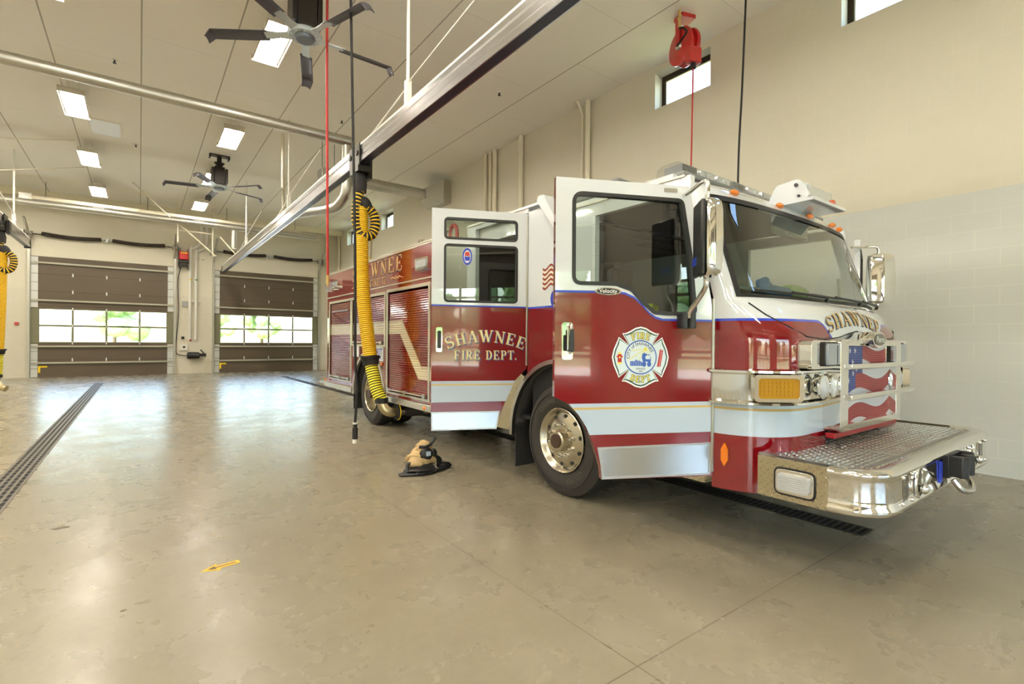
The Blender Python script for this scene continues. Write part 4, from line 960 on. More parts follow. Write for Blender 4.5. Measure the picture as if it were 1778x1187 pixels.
# grille
gx0, gx1, gz0, gz1 = 3.72, 4.88, .81, 1.43
GR = part('grille_surround', chrome, FE, lambda b: (b.prism([rnd([(gx0, gz0), (gx1, gz0), (gx1, gz1), (gx0, gz1)], .04), rect(3.85, .855, 4.78, 1.385)], 1.37, 1.48, MXZ(0)), b.prism([[(3.80, 1.40), (3.95, 1.425), (4.08, 1.445), (4.2, 1.482), (4.27, 1.488), (4.34, 1.482), (4.46, 1.445), (4.59, 1.425), (4.76, 1.40)]], 1.36, 1.46, MXZ(0))), bevel=.01)
for z0, z1 in ((1.225, 1.262), (1.015, 1.052)): part('grille_bar', chrome, GR, lambda b: b.box((3.84, 1.345, z0), (5.10, 1.385, z1)), bevel=.006)
part('grille_back', blackp, GR, lambda b: b.box((3.84, 1.42, .84), (4.79, 1.43, 1.40)))
# flag mesh in the grille
fred, fwhite, fblue = mat('flag_red', (150, 34, 44), .4, .3), mat('flag_white', (206, 208, 216), .4, .3), mat('flag_blue', (34, 64, 140), .4, .3)
def wave(x, ph=0): return .055*sin((x-3.85)/.93*2*PI*.95+ph)+.12*((x-3.85)/.93)
def fg(cl):
    def f(b):
        xsn = [3.85+.93*i/30 for i in range(31)]
        for i in range(30):
            xa, xb = xsn[i], xsn[i+1]
            for k in range(-3, 9):
                col = 'r' if k % 2 else 'w'
                za, zb = .68+k*.105, .68+(k+1)*.105
                q = [(xa, za+wave(xa)), (xb, za+wave(xb)), (xb, zb+wave(xb)), (xa, zb+wave(xa))]
                q = [(x, min(1.387, max(.853, z))) for x, z in q]
                if abs(q[0][1]-q[3][1])+abs(q[1][1]-q[2][1]) < 1e-4: continue
                canton = xa < 4.20-(.0 if (za+zb)/2+wave(xa) > 1.22 else .12) and (za+zb)/2+wave(xa) > 1.08
                cc = 'b' if canton else col
                if cc == cl: b.add([(x, 1.415, z) for x, z in q], [(0, 1, 2, 3)])
    return f
FB = part('grille_flag', fwhite, GR, fg('w'), smooth=0)
part('flag_stripe', fred, FB, fg('r'), smooth=0); part('flag_canton', fblue, FB, fg('b'), smooth=0)
def stars(b):
    for i, (x, z) in enumerate([(3.89, 1.33), (3.90, 1.25), (3.99, 1.35), (3.96, 1.22), (4.04, 1.27), (4.08, 1.35), (3.88, 1.16), (4.05, 1.19), (3.97, 1.14), (4.11, 1.22)]):
        p = [(x+(.026 if k % 2 == 0 else .011)*sin(k*PI/5+.2), z+(.026 if k % 2 == 0 else .011)*cos(k*PI/5+.2)) for k in range(10)]
        b.flat([p], 1.413, MXZ(0))
part('flag_stars', fwhite, FB, stars, smooth=0)
part('mesh_wires', alum, FB, lambda b: [b.box((3.85, 1.4115, .86+k*.0165), (4.78, 1.4125, .8607+k*.0165)) for k in range(32)], smooth=0)
EM = part('maker_badge', chrome, GR, lambda b: b.prism([ell(4.27, 1.43, .125, .058)], 1.325, 1.36, MXZ(0)), bevel=.008)
part('badge_field', mat('badge_grey', (120, 118, 106), .3, .6), EM, lambda b: b.prism([ell(4.27, 1.43, .10, .042)], 1.320, 1.326, MXZ(0)), smooth=0)
part('badge_lettering', mat('badge_white', (236, 236, 230), .3), EM, lambda b: sans(b, 'Pierce', .062, lambda x, y: Vector((4.27+x, 1.318, 1.43+y))), smooth=0, recalc=False)
# hood lettering
def hoodfn(dz, off):
    g = bend(1.8)
    def f(x, y):
        a, c_ = g(x, y); X_ = CX+.01+a+off; Z_ = 1.592+c_+dz; return Vector((X_, cabY(X_, Z_)-.0035-(0.002 if not off else 0), Z_))
    return f
part('hood_lettering', gold, FE, lambda b: serif(b, 'SHAWNEE', .105, hoodfn(0, 0), 1.55, .09), smooth=0, recalc=False)
part('hood_lettering_shadow', navy, FE, lambda b: serif(b, 'SHAWNEE', .105, hoodfn(-.008, -.008), 1.55, .09), smooth=0, recalc=False)
# black radiator opening under the grille
part('radiator_recess', blackp, FE, lambda b: (b.box((3.74, 1.60, .6), (4.82, 1.62, .85)), [b.box((3.76, 1.52, .64+k*.03), (4.8, 1.535, .65+k*.03)) for k in range(6)]), smooth=0)
part('lower_valance', mat('red_textured', (150, 26, 34), .35, 0, .3), FE, lambda b: b.box((3.72, 1.40, .765), (4.90, 1.46, .80)), bevel=.005)

# bumper ---------------------------------------------------------------------
def bump_outline(off=0, back=1.56, r=.22, yf=.935):
    x0, x1 = SX-off, RX+off; y = yf-off; rr = r+off
    P_ = [(x0, back)]+[(x0+rr-rr*cos(a), y+rr-rr*sin(a)) for a in [PI/2*k/10 for k in range(11)]]
    P_ += [(x1-rr+rr*sin(a), y+rr-rr*cos(a)) for a in [PI/2*k/10 for k in range(11)]]+[(x1, back)]
    return P_
BU = None
def bfront(b):
    prof = [(-.03, .487), (.0, .478), (.014, .49), (.016, .51), (.002, .53), (.0, .56), (.0, .66), (.004, .675), (.018, .69), (.018, .705), (.004, .722), (-.03, .728), (-.09, .722), (-.10, .71)]
    V = []; n = 0
    for off, z in prof:
        o_ = bump_outline(off, 1.18)
        n = len(o_); V += [(x, y, z) for x, y in o_]
    b.add(V, [(j*n+k, j*n+k+1, (j+1)*n+k+1, (j+1)*n+k) for j in range(len(prof)-1) for k in range(n-1)])
BU = part('front_bumper', chrome, FE, bfront, smooth=50)
for q in (SX-.004, RX-.01): part('bumper_side_plate', tread_side, BU, lambda b: b.box((q, 1.18, .478), (q+.014, 1.57, .718)), smooth=0)
part('bumper_deck', tread_top, BU, lambda b: b.prism([[(x, y) for x, y in bump_outline(-.095, 1.62, .13)]], .69, .712), smooth=0)
def lozenges(b, x0, x1, y0, y1, z, p=.034):
    i = 0; y = y0+p/2
    while y < y1:
        x = x0+p/2; k = 0
        while x < x1:
            a = PI/4 if (i+k) % 2 else -PI/4; d = Vector((cos(a), sin(a), 0)); n_ = Vector((-sin(a), cos(a), 0)); c_ = Vector((x, y, z)); u_ = Vector((0, 0, .0042))
            P_ = [c_-d*.0145, c_-n_*.0045, c_+d*.0145, c_+n_*.0045, c_-d*.006+u_, c_+d*.006+u_]
            b.add(P_, [(0, 1, 5, 4), (1, 2, 5), (2, 3, 4, 5), (3, 0, 4)]); x += p; k += 1
        y += p; i += 1
for xa, xb, zz in ((3.17, 3.74, .712), (3.76, 4.79, .718), (4.81, 5.37, .712)): part('tread_pattern', chrome, BU, lambda b: lozenges(b, xa, xb, 1.07, 1.50, zz), smooth=0, recalc=False)
part('deck_hatch', tread_top, BU, lambda b: b.box((3.75, 1.06, .7125), (4.8, 1.50, .718)), bevel=.002)
for q in (3.98, 4.48): part('hatch_latch', steel, BU, lambda b: b.box((q, 1.10, .7185), (q+.08, 1.15, .722)), bevel=.002)
part('bumper_underframe', blackp, FE, lambda b: (b.box((3.35, 1.05, .49), (5.2, 1.9, .60)), b.box((3.6, 1.6, .4), (4.94, 2.6, .62))), smooth=0)
sl_ = part('side_warning_light', chrome, BU, lambda b: b.prism([rnd([(1.25, .52), (1.46, .52), (1.46, .66), (1.25, .66)], .03)], -.012, 0, MS), bevel=.005)
part('rubber_gasket', blackp, sl_, lambda b: b.prism([offs(rnd([(1.25, .52), (1.46, .52), (1.46, .66), (1.25, .66)], .03), .012)], -.006, 0, MS))
part('lens', lens, sl_, lambda b: (b.prism([rnd([(1.268, .54), (1.442, .54), (1.442, .64), (1.268, .64)], .02)], -.034, -.012, MS), [b.box((-.0, 0, 0), (.16, .006, .003), frame((SX-.035, 1.275, .55+k*.012), (0, 1, 0), (0, 0, 1), (-1, 0, 0))) for k in range(7)]), bevel=.006)
for sgn in (-1, 1):
    for dx in (.62,):
        xx = CX+sgn*dx*1.36
        sg = part('speaker_grille', blackp, BU, lambda b: b.box((xx-.045, .9335, .53), (xx+.045, .9350, .665)), smooth=0)
        def bars(b):
            for i in range(8): b.box((xx-.045+i*.0118, .9315, .53), (xx-.0425+i*.0118, .9335, .665))
            for i in range(12): b.box((xx-.045, .9315, .53+i*.0118), (xx+.045, .9335, .5325+i*.0118))
        part('grille_mesh', chrome, sg, bars, smooth=0)
        for qx in (-.075, .075):
            for qz in (.525, .67): part('bolt', chrome, BU, lambda b: b.ball((xx+qx, .928, qz), .014, n=10, m=6))
        x3 = CX+sgn*dx*1.03
        part('tow_recess', mat('chrome_dark', (150, 148, 140), .12, 1), BU, lambda b: b.prism([ell(x3, .60, .05, .085)], .925, .934, MXZ(0)))
        part('tow_recess_rim', chrome, BU, lambda b: b.tube([(x+0, .927, z) for x, z in ell(x3, .60, .055, .09)], .008, 8, closed=True))
        part('tow_eye', chrome, BU, lambda b: b.ball((x3+.01, .905, .565), .03, (1, .8, 1)))
        for qx, qz in ((.11, .655), (.10, .545)): part('bolt', chrome, BU, lambda b: b.ball((x3-sgn*qx, .928, qz), .013, n=10, m=6))
wi = part('winch_fairlead', blackp, BU, lambda b: (b.box((4.10, .895, .555), (4.38, .934, .70)), b.box((4.10, .83, .57), (4.13, .90, .70)), b.box((4.35, .83, .57), (4.38, .90, .70)), b.cyl((4.17, .85, .56), (4.17, .85, .69), .036), b.cyl((4.31, .85, .56), (4.31, .85, .69), .036)), bevel=.006)
part('blue_tape', bluev, wi, lambda b: b.box((4.045, .925, .53), (4.085, .9335, .66)))
part('tow_hook', steel, wi, lambda b: b.tube(smoothp([(4.12, .88, .55), (4.14, .84, .49), (4.26, .82, .47), (4.36, .84, .50), (4.38, .88, .55)]), .017, 8))
part('corner_reflector', amber, FE, lambda b: b.prism([[(1.79, .60), (1.812, .64), (1.812, .71), (1.79, .75), (1.768, .71), (1.768, .64)]], -.012, .001, frame((SX+.004, 0, 0), (0, 1, 0), (0, 0, 1), (1, 0, 0))), smooth=0)
# roof equipment ---------------------------------------------------------------
LBm = mat('lightbar_base', (120, 122, 122), .4)
lb = part('light_bar', LBm, FE, lambda b: b.box((3.12, 2.16, 2.60), (5.42, 2.42, 2.635)), bevel=.01)
for k in range(10):
    x0 = 3.14+k*.2275; part('light_module', lens if k % 3 else mat('module_dark', (110, 112, 112), .3, .5), lb, lambda b: (b.box((x0+.02, 2.20, 2.636), (x0+.2, 2.36, 2.70)), [b.cyl((x0+.06+q*.05, 2.195, 2.668), (x0+.06+q*.05, 2.2, 2.668), .02, n=12) for q in range(3)]), bevel=.006)
part('light_bar_dome', lens_glass, lb, lambda b: b.prism([[(2.17, 2.634), (2.18, 2.69), (2.22, 2.715), (2.36, 2.715), (2.40, 2.69), (2.41, 2.634)]], 3.13, 5.41, MYZ(0)), smooth=30)
sl2 = part('scene_light', white_paint, FE, lambda b: (b.box((4.14, 1.72, 2.505), (4.74, 2.15, 2.53)), b.prism([rnd([(1.74, 2.53), (2.10, 2.53), (2.02, 2.68), (1.84, 2.70)], .05)], 4.17, 4.20, MYZ(0)), b.prism([rnd([(1.74, 2.53), (2.10, 2.53), (2.02, 2.66), (1.84, 2.66)], .05)], 4.66, 4.69, MYZ(0)), b.box((4.20, 1.80, 2.535), (4.66, 1.98, 2.66))), bevel=.006)
part('scene_light_lens', lens, sl2, lambda b: b.box((4.22, 1.785, 2.545), (4.64, 1.80, 2.65)), bevel=.004)
part('front_marker', mat('marker_red_amber', (190, 70, 20), .2, 0, 1), sl2, lambda b: b.ball((4.52, 1.74, 2.545), .04, (1, .6, .6), 14, 8))
part('knob', blackp, sl2, lambda b: (b.cyl((4.155, 1.86, 2.65), (4.17, 1.86, 2.65), .014), b.cyl((4.155, 1.84, 2.56), (4.17, 1.84, 2.56), .01)))
# left side strobe along the roof edge (seen through the door glass)
part('side_light_bar', LBm, FE, lambda b: (b.box((3.10, 2.75, 2.63), (3.32, 3.35, 2.66)), b.box((3.12, 2.78, 2.66), (3.30, 3.32, 2.74))), bevel=.01)
# flag on the side panel
def sflag(cl):
    def f(b):
        for k in range(9):
            if (k % 2 == 0) != (cl == 'r'): continue
            V = []
            for i in range(9):
                y = 3.46+.022*i; w_ = .03*sin(i*.7); z = 1.88+k*.022+w_+.004*i; V += [(SX-.0015, y, z), (SX-.0015, y, z+.022)]
            b.add(V, [(2*i, 2*i+1, 2*i+3, 2*i+2) for i in range(8)])
    return f
sf = part('side_flag', mat('flag_dull_red', (130, 50, 44), .5), FE, sflag('r'), smooth=0); part('flag_white_stripes', mat('flag_cream', (214, 206, 186), .5), sf, sflag('w'), smooth=0)
part('round_sticker', bluev, FE, lambda b: b.flat([ell(3.47, 1.79, .05, .075)], -.002, MS), smooth=0)

# doors ------------------------------------------------------------------------
def doorframe(h, deg):
    a = rad(deg); D = Vector((-sin(a), cos(a), 0)); Nn = Vector((-cos(a), -sin(a), 0))
    return frame((h[0], h[1], 0), D, (0, 0, 1), Nn)
outline = [(.005, .52), (.765, .52), (.773, .595), (.823, .75), (.873, .861), (.925, .94), (.985, 1.005), (1.08, 1.05), (1.08, 2.435), (.185, 2.42), (.03, 1.71), (.005, 1.6)]
win = rnd([(.96, 1.77), (.962, 2.34), (.235, 2.325), (.175, 1.98), (.135, 1.59), (.33, 1.585), (.42, 1.59), (.50, 1.655), (.575, 1.735), (.68, 1.77)], [.05, .06, .04, 0, .03, .05, .05, 0, .06, .1])
blue = [(1.08, 1.722), (.70, 1.725), (.62, 1.718), (.555, 1.69), (.50, 1.64), (.45, 1.59), (.41, 1.565), (.365, 1.553), (.005, 1.55)]
def front_door(h, deg, deco):
    M = doorframe(h, deg)
    if not deco: M = frame((h[0], h[1], 0), Vector((sin(rad(deg)), cos(rad(deg)), 0)), (0, 0, 1), Vector((cos(rad(deg)), -sin(rad(deg)), 0)))
    d = part('front_cab_door', redp if deco else cp, FE, lambda b: b.prism([outline, win], -.05, 0, M), smooth=0)
    part('white_upper_panel', white_paint, d, lambda b: (b.flat([blue[::-1][0:0]+[(1.08, 1.722)]+blue[1:]+[(.03, 1.71), (.185, 2.42), (1.08, 2.435)], win], .0012, M)), smooth=0, recalc=False)
    part('inner_trim', mat('door_inner', (176, 176, 172), .5), d, lambda b: b.flat([outline, offs(win, .005)], -.0515, M), smooth=0, recalc=False)
    part('window_glass', cab_glass, d, lambda b: b.flat([win], -.02, M), smooth=0, recalc=False)
    part('window_rubber', blackp, d, lambda b: b.prism([offs(win, .012), offs(win, -.012)], -.03, .006, M))
    if not deco:
        return d, M
    part('blue_line', bluev, d, lambda b: b.prism([blue+[(x, z-.014) for x, z in reversed(blue)]], .0014, .0019, M), smooth=0)
    part('white_band', decal_white, d, lambda b: b.flat([[(.015, .812), (.848, .806), (.873, .861), (.925, .94), (.985, 1.005), (.015, 1.012)]], .0014, M), smooth=0, recalc=False)
    part('gold_stripe', gold, d, lambda b: b.flat([[(.015, .974), (.95, .966), (.962, .98), (.015, .988)]], .0022, M), smooth=0, recalc=False)
    kp = part('kick_plate', mat('kick_steel', (206, 210, 216), .16, 1), d, lambda b: b.flat([[(.03, .54), (.758, .528), (.765, .60), (.787, .72), (.03, .732)]], .0016, M), smooth=0, recalc=False)
    part('kick_plate_trim', steel, kp, lambda b: b.prism([[(.022, .53), (.766, .522), (.773, .60), (.797, .727), (.022, .742)], [(.034, .544), (.752, .536), (.76, .60), (.78, .715), (.034, .728)]], 0, .006, M), smooth=0)
    ha = part('door_handle', chrome, d, lambda b: (b.prism([rnd([(.965, 1.285), (1.035, 1.285), (1.035, 1.52), (.965, 1.52)], .018)], 0, .010, M), b.tube([M@Vector(p) for p in ((.985, 1.33, .01), (.985, 1.34, .045), (.985, 1.36, .05), (.985, 1.48, .05), (.985, 1.50, .045), (.985, 1.505, .01))], .012, 8)), bevel=.004)
    part('handle_grip', blackp, ha, lambda b: b.prism([rnd([(.972, 1.335), (1.000, 1.335), (1.000, 1.475), (.972, 1.475)], .01)], .045, .066, M), bevel=.003)
    part('handle_pocket', cabin_dark, ha, lambda b: b.prism([rnd([(1.003, 1.34), (1.027, 1.34), (1.027, 1.44), (1.003, 1.44)], .008)], .010, .012, M), smooth=0)
    vb = part('model_badge', chrome, d, lambda b: b.prism([ell(.735, 1.722, .088, .025)], .002, .008, M), bevel=.002)
    part('badge_black', blackp, vb, lambda b: b.prism([ell(.735, 1.722, .076, .019)], .008, .009, M), smooth=0)
    part('badge_script', mat('badge_white', (236, 236, 230), .3), vb, lambda b: sans(b, 'Velocity', .036, lambda x, y: M@Vector((.735-x, 1.722+y, .0098))), smooth=0, recalc=False)
    # lettering runs left to right for the viewer: s decreases towards the hinge, so x is mirrored
    def E2(x, y, c_): return M@Vector((.512-x*.193, 1.301+y*.198, c_))
    def sh(half, sc_=1.0):
        return [(x*sc_, y*sc_) for x, y in half]
    arm_t = [(-.41, .40), (-.65, .78), (-.52, .79), (-.36, .86), (-.18, .96), (0, 1.0), (.18, .96), (.36, .86), (.52, .79), (.65, .78), (.41, .40)]
    arm_r = [(.76, .66), (.84, .48), (.94, .26), (1.0, 0), (.94, -.26), (.84, -.48), (.76, -.66)]
    cross = arm_t+arm_r+[(x, -y) for x, y in reversed(arm_t)]+[(-x, -y) for x, y in arm_r]
    dark = mat('emblem_green', (24, 60, 50), .3); pale = mat('emblem_pale', (206, 218, 222), .3); eblue = mat('emblem_blue', (44, 84, 168), .3); eyel = mat('emblem_yellow', (232, 214, 96), .3)
    def poly(b, pts, c_): o = [(.512-x*.193, 1.301+y*.198) for x, y in pts]; b.flat([o], c_, M)
    cr2 = offs(cross, -.05); cr3 = offs(cross, -.095)
    em = part('department_emblem', mat('emblem_white', (232, 234, 236), .3), d, lambda b: poly(b, cross, .0016), smooth=0, recalc=False)
    part('emblem_outline', dark, em, lambda b: poly(b, cr2, .0021), smooth=0, recalc=False)
    part('emblem_field', pale, em, lambda b: poly(b, cr3, .0026), smooth=0, recalc=False)
    part('emblem_ring', eblue, em, lambda b: poly(b, ell(0, 0, .57, .56, 40), .0031), smooth=0, recalc=False)
    part('emblem_disc', pale, em, lambda b: poly(b, ell(0, 0, .53, .52, 40), .0036), smooth=0, recalc=False)
    def arcE(R, up_, y0, c_):
        g = bend(R, up_)
        def f(x, y): a, q = g(x, y); return E2(a, q+y0, c_)
        return f
    for wd_, up_, z1_, z2_, h1_, h2_ in (('FIRE', True, .70, .705, .235, .215), ('DEPT', False, -.72, -.715, .225, .205)):
        part('emblem_word_edge', dark, em, lambda b: [serif(b, wd_, h2_, lambda x, y: arcE(.85, up_, z2_, .0036+q*.0001)(x*1.07+.006+dx_, y+dy_), 1.0, .1) for q, (dx_, dy_) in enumerate(((-.013, -.013), (.013, -.013), (-.013, .013), (.013, .013)))], smooth=0, recalc=False)
        part('emblem_word', eyel, em, lambda b: serif(b, wd_, h2_, lambda x, y: arcE(.85, up_, z2_, .0042)(x*1.07+.006, y), 1.0, .1), smooth=0, recalc=False)
    part('emblem_city_name', navy, em, lambda b: (lambda th: sans(b, 'CITY of SHAWNEE', .15, lambda x, y: E2((.44+y)*sin(x/.43*1.0+.0-.25), (.44+y)*cos(x/.43*1.0-.25), .0042)))(0), smooth=0, recalc=False)
    part('emblem_state_name', navy, em, lambda b: (sans(b, 'KANSAS', .085, lambda x, y: E2(x, y-.375, .0042)), sans(b, '1856', .075, lambda x, y: E2(x, y-.455, .0042))), smooth=0, recalc=False)
    def sunr(b):
        poly(b, ell(.17, .27, .06, .06, 12), .0042)
        for q, w_ in (((-.32, .21), .01), ((-.42, -.08), .012), ((-.1, -.1), .008), ((.1, .05), .008), ((.25, .05), .008), ((.38, .1), .008), ((.33, .2), .008)):
            p = Vector((.17, .27)); e = Vector(q); n_ = (e-p).normalized(); n_ = Vector((-n_.y, n_.x))*w_; poly(b, [p+n_, e+n_, e-n_, p-n_], .0040)
    part('emblem_sun', mat('emblem_gold', (214, 204, 80), .3), em, sunr, smooth=0, recalc=False)
    def wagon(b):
        rr = random.Random(4)
        poly(b, [(.04, -.02), (.06, .12), (.14, .15), (.22, .10), (.3, .1), (.36, .0), (.36, -.14), (.08, -.14)], .0041)
        for x in (.12, .3): poly(b, ell(x, -.22, .075, .09, 14), .0043)
        for k in range(7): x = -.36+k*.06; poly(b, [(x, -.28), (x-.01, -.12+rr.uniform(-.03, .05)), (x+.04, -.10+rr.uniform(-.03, .04)), (x+.05, -.28)], .0041)
    part('emblem_wagon', eblue, em, wagon, smooth=0, recalc=False)
    part('wagon_cover', pale, em, lambda b: poly(b, [(.16, .02), (.24, .08), (.33, .05), (.34, -.06), (.18, -.06)], .0046), smooth=0, recalc=False)
    ered = mat('emblem_red', (176, 36, 36), .3)
    part('emblem_hydrant', ered, em, lambda b: (poly(b, [(-.80, -.18), (-.80, .10), (-.66, .10), (-.66, -.18)], .0032), poly(b, [(-.84, .0), (-.84, .05), (-.62, .05), (-.62, .0)], .0032)), smooth=0, recalc=False)
    part('hydrant_cap', eyel, em, lambda b: (poly(b, [(-.80, .10), (-.73, .20), (-.66, .10)], .0034), poly(b, [(-.80, -.22), (-.80, -.16), (-.66, -.16), (-.66, -.22)], .0034), poly(b, ell(-.73, .0, .03, .03, 10), .0036)), smooth=0, recalc=False)
    part('emblem_ladder', ered, em, lambda b: (poly(b, [(.58, -.30), (.68, .26), (.74, .26), (.64, -.32)], .0032), poly(b, [(.66, -.30), (.76, .24), (.80, .24), (.70, -.32)], .0032), [poly(b, [(.60+k*.012, -.24+k*.07), (.70+k*.012, -.24+k*.07), (.70+k*.012, -.21+k*.07), (.60+k*.012, -.21+k*.07)], .0034) for k in range(7)]), smooth=0, recalc=False)
    # door edge hold strap plate
    part('latch_plate', steel, d, lambda b: b.box((.27, 2.375, .001), (.36, 2.40, .004), M), smooth=0)
    return d, M
fd_, FM = front_door((SX, 1.87), 62, True)
front_door((RX, 1.87), 72.5, False)
# mirror on the front door
def mirror(b_, nm, c_, right, fwd, W_, D_, z0, z1, tape=False):
    pass
MC = Vector((2.735, 1.755, 0)); vdir = Vector((.30, .954, 0)).normalized()   # mirror faces rearward
mr = Vector((vdir.y, -vdir.x, 0))
def mirror_body(b, MC, mr, vdir, z0, z1, w_=.105, dp=.09):
    prof = rnd([(-w_, .02), (w_, .02), (w_, -.03), (w_*.55, -dp), (-w_*.55, -dp), (-w_, -.03)], .03, 4)
    rings = [(z0, .72), (z0+.02, .92), (z0+.07, 1.0), ((z0+z1)/2, 1.04), (z1-.07, 1.0), (z1-.02, .92), (z1, .72)]; n = len(prof); V = []
    for z, s in rings: V += [MC+mr*(x*s)+vdir*(y*s)+Vector((0, 0, z)) for x, y in prof]
    b.add(V, [(j*n+k, j*n+(k+1) % n, (j+1)*n+(k+1) % n, (j+1)*n+k) for j in range(len(rings)-1) for k in range(n)]+[tuple(range(n)), tuple((len(rings)-1)*n+k for k in range(n))])
mv = Vector((-.72, .69, 0)).normalized()   # direction the left mirror glass faces with the door open
mrr = Vector((.69, .72, 0)).normalized()
mi = part('door_mirror', chrome, fd_, lambda b: mirror_body(b, MC+Vector((.02, -.0, 0)), -mrr, mv, 1.80, 2.26), smooth=40)
part('mirror_back_cover', blackp, mi, lambda b: b.box((-.105, .022, 1.80), (.105, .05, 2.25), frame(MC+Vector((.02, 0, 0)), -mrr, mv, (0, 0, 1)).__matmul__(Matrix(((1, 0, 0, 0), (0, 1, 0, 0), (0, 0, 1, 0), (0, 0, 0, 1))))), bevel=.012)
part('blue_tape', bluev, mi, lambda b: b.box((-.10, .051, 1.87), (.0, .053, 1.92), frame(MC+Vector((.02, 0, 0)), -mrr, mv, (0, 0, 1))))
part('upper_mirror_arm', chrome, mi, lambda b: b.tube(smoothp([FM@Vector((.22, 2.36, 0)), FM@Vector((.22, 2.36, .06)), MC+Vector((.03, 0, 2.38)), MC+Vector((.03, 0, 2.24))]), .014, 10))
part('lower_mirror_arm', chrome, mi, lambda b: b.tube(smoothp([MC+Vector((.03, 0, 1.81)), MC+Vector((.03, 0, 1.74)), FM@Vector((.20, 1.66, .14)), FM@Vector((.215, 1.60, .08)), FM@Vector((.215, 1.56, .06))]), .016, 10))
part('mirror_bracket', blackp, mi, lambda b: (b.prism([rnd([(.165, 1.495), (.265, 1.495), (.265, 1.585), (.165, 1.585)], .01)], 0, .03, FM), b.cyl(FM@Vector((.19, 1.49, .05)), FM@Vector((.19, 1.585, .05)), .028), b.cyl(FM@Vector((.24, 1.49, .05)), FM@Vector((.24, 1.585, .05)), .028)), bevel=.004)
# right mirror
RC = Vector((5.80, 1.82, 0)); rv = Vector((.25, .97, 0)).normalized(); rrr = Vector((rv.y, -rv.x, 0))
ri = part('far_mirror', chrome, FE, lambda b: mirror_body(b, RC, rrr, rv, 1.79, 2.27, .155, .11), smooth=40)
part('far_mirror_arm', chrome, ri, lambda b: (b.tube(smoothp([(5.52, 1.95, 2.33), (5.65, 1.9, 2.34), (5.77, 1.82, 2.34), (5.80, 1.82, 2.26)]), .013, 10), b.tube(smoothp([(5.80, 1.82, 1.80), (5.79, 1.83, 1.74), (5.7, 1.86, 1.68), (5.56, 1.9, 1.64)]), .014, 10)))
# rear cab door
ro = [(.005, 1.13), (.117, 1.017), (.2, .85), (.268, .672), (.3, .548), (.925, .545), (.93, 2.65), (.005, 2.645)]
w1 = rect(.11, 2.37, .806, 2.56, .035); w2 = rect(.108, 1.772, .806, 2.31, .035)
M2 = doorframe((SX, 3.865), 65)
rdn = part('rear_cab_door', redp, FE, lambda b: b.prism([ro, w1, w2], -.05, 0, M2), smooth=0)
part('white_upper_panel', white_paint, rdn, lambda b: b.flat([[(.005, 1.735), (.93, 1.74), (.93, 2.65), (.005, 2.645)], w1, w2], .0012, M2), smooth=0, recalc=False)
part('blue_line', bluev, rdn, lambda b: b.prism([[(.005, 1.721), (.93, 1.726), (.93, 1.74), (.005, 1.735)]], .0014, .0019, M2), smooth=0)
part('inner_trim', mat('door_inner', (176, 176, 172), .5), rdn, lambda b: b.flat([ro, offs(w1, .005), offs(w2, .005)], -.0515, M2), smooth=0, recalc=False)
for w_ in (w1, w2):
    part('window_glass', cab_glass, rdn, lambda b: b.flat([w_], -.02, M2), smooth=0, recalc=False)
    part('window_rubber', blackp, rdn, lambda b: b.prism([offs(w_, .010), offs(w_, -.012)], -.03, .005, M2))
part('white_band', decal_white, rdn, lambda b: b.flat([[(.118, 1.014), (.21, .815), (.925, .812), (.927, 1.014)]], .0014, M2), smooth=0, recalc=False)
part('gold_stripe', gold, rdn, lambda b: b.flat([[(.135, .972), (.127, .986), (.925, .986), (.925, .972)]], .0022, M2), smooth=0, recalc=False)
kp = part('kick_plate', mat('kick_steel', (206, 210, 216), .16, 1), rdn, lambda b: b.flat([[(.275, .715), (.305, .56), (.915, .556), (.918, .715)]], .0016, M2), smooth=0, recalc=False)
part('kick_plate_trim', steel, kp, lambda b: b.prism([[(.266, .722), (.298, .55), (.922, .547), (.925, .722)], [(.28, .71), (.31, .564), (.91, .56), (.912, .71)]], 0, .006, M2), smooth=0)
ha = part('door_handle', chrome, rdn, lambda b: b.prism([rnd([(.825, 1.29), (.885, 1.29), (.885, 1.525), (.825, 1.525)], .018)], 0, .012, M2), bevel=.004)
part('handle_grip', blackp, ha, lambda b: b.prism([rnd([(.838, 1.325), (.872, 1.325), (.872, 1.49), (.838, 1.49)], .01)], .012, .05, M2), bevel=.003)
def dl(R, cy, off, c_):
    def f(x, y):
        if R: a, q = bend(R)(x, y)
        else: a, q = x, y
        return M2@Vector((.406-a-off, cy+q-off, c_))
    return f
letm = mat('lettering_cream', (226, 214, 160), .4)
for nm, m_, off, c_ in (('door_lettering', letm, 0, .0030), ('door_lettering_shadow', mat('letter_blue', (40, 66, 130), .4), .009, .0022)):
    part(nm, m_, rdn, lambda b: (serif(b, 'SHAWNEE', .115, dl(1.0, 1.445, off, c_), 1.10, .12), serif(b, 'FIRE DEPT.', .088, dl(0, 1.262, off, c_), 1.0, .08)), smooth=0, recalc=False)
stk = part('window_sticker', mat('sticker_white', (224, 226, 230), .4), rdn, lambda b: b.flat([ell(.592, 2.205, .048, .083)], -.017, M2), smooth=0, recalc=False)
part('sticker_ring', bluev, stk, lambda b: b.flat([ell(.592, 2.205, .047, .082), ell(.592, 2.205, .034, .062)], -.0165, M2), smooth=0, recalc=False)
part('sticker_centre', mat('sticker_red', (190, 60, 50), .4), stk, lambda b: (b.flat([[(.565, 2.21), (.62, 2.21), (.61, 2.25), (.575, 2.25)]], -.0163, M2),), smooth=0, recalc=False)
part('sticker_lower', bluev, stk, lambda b: b.flat([[(.57, 2.165), (.615, 2.165), (.622, 2.205), (.563, 2.205)]], -.0162, M2), smooth=0, recalc=False)

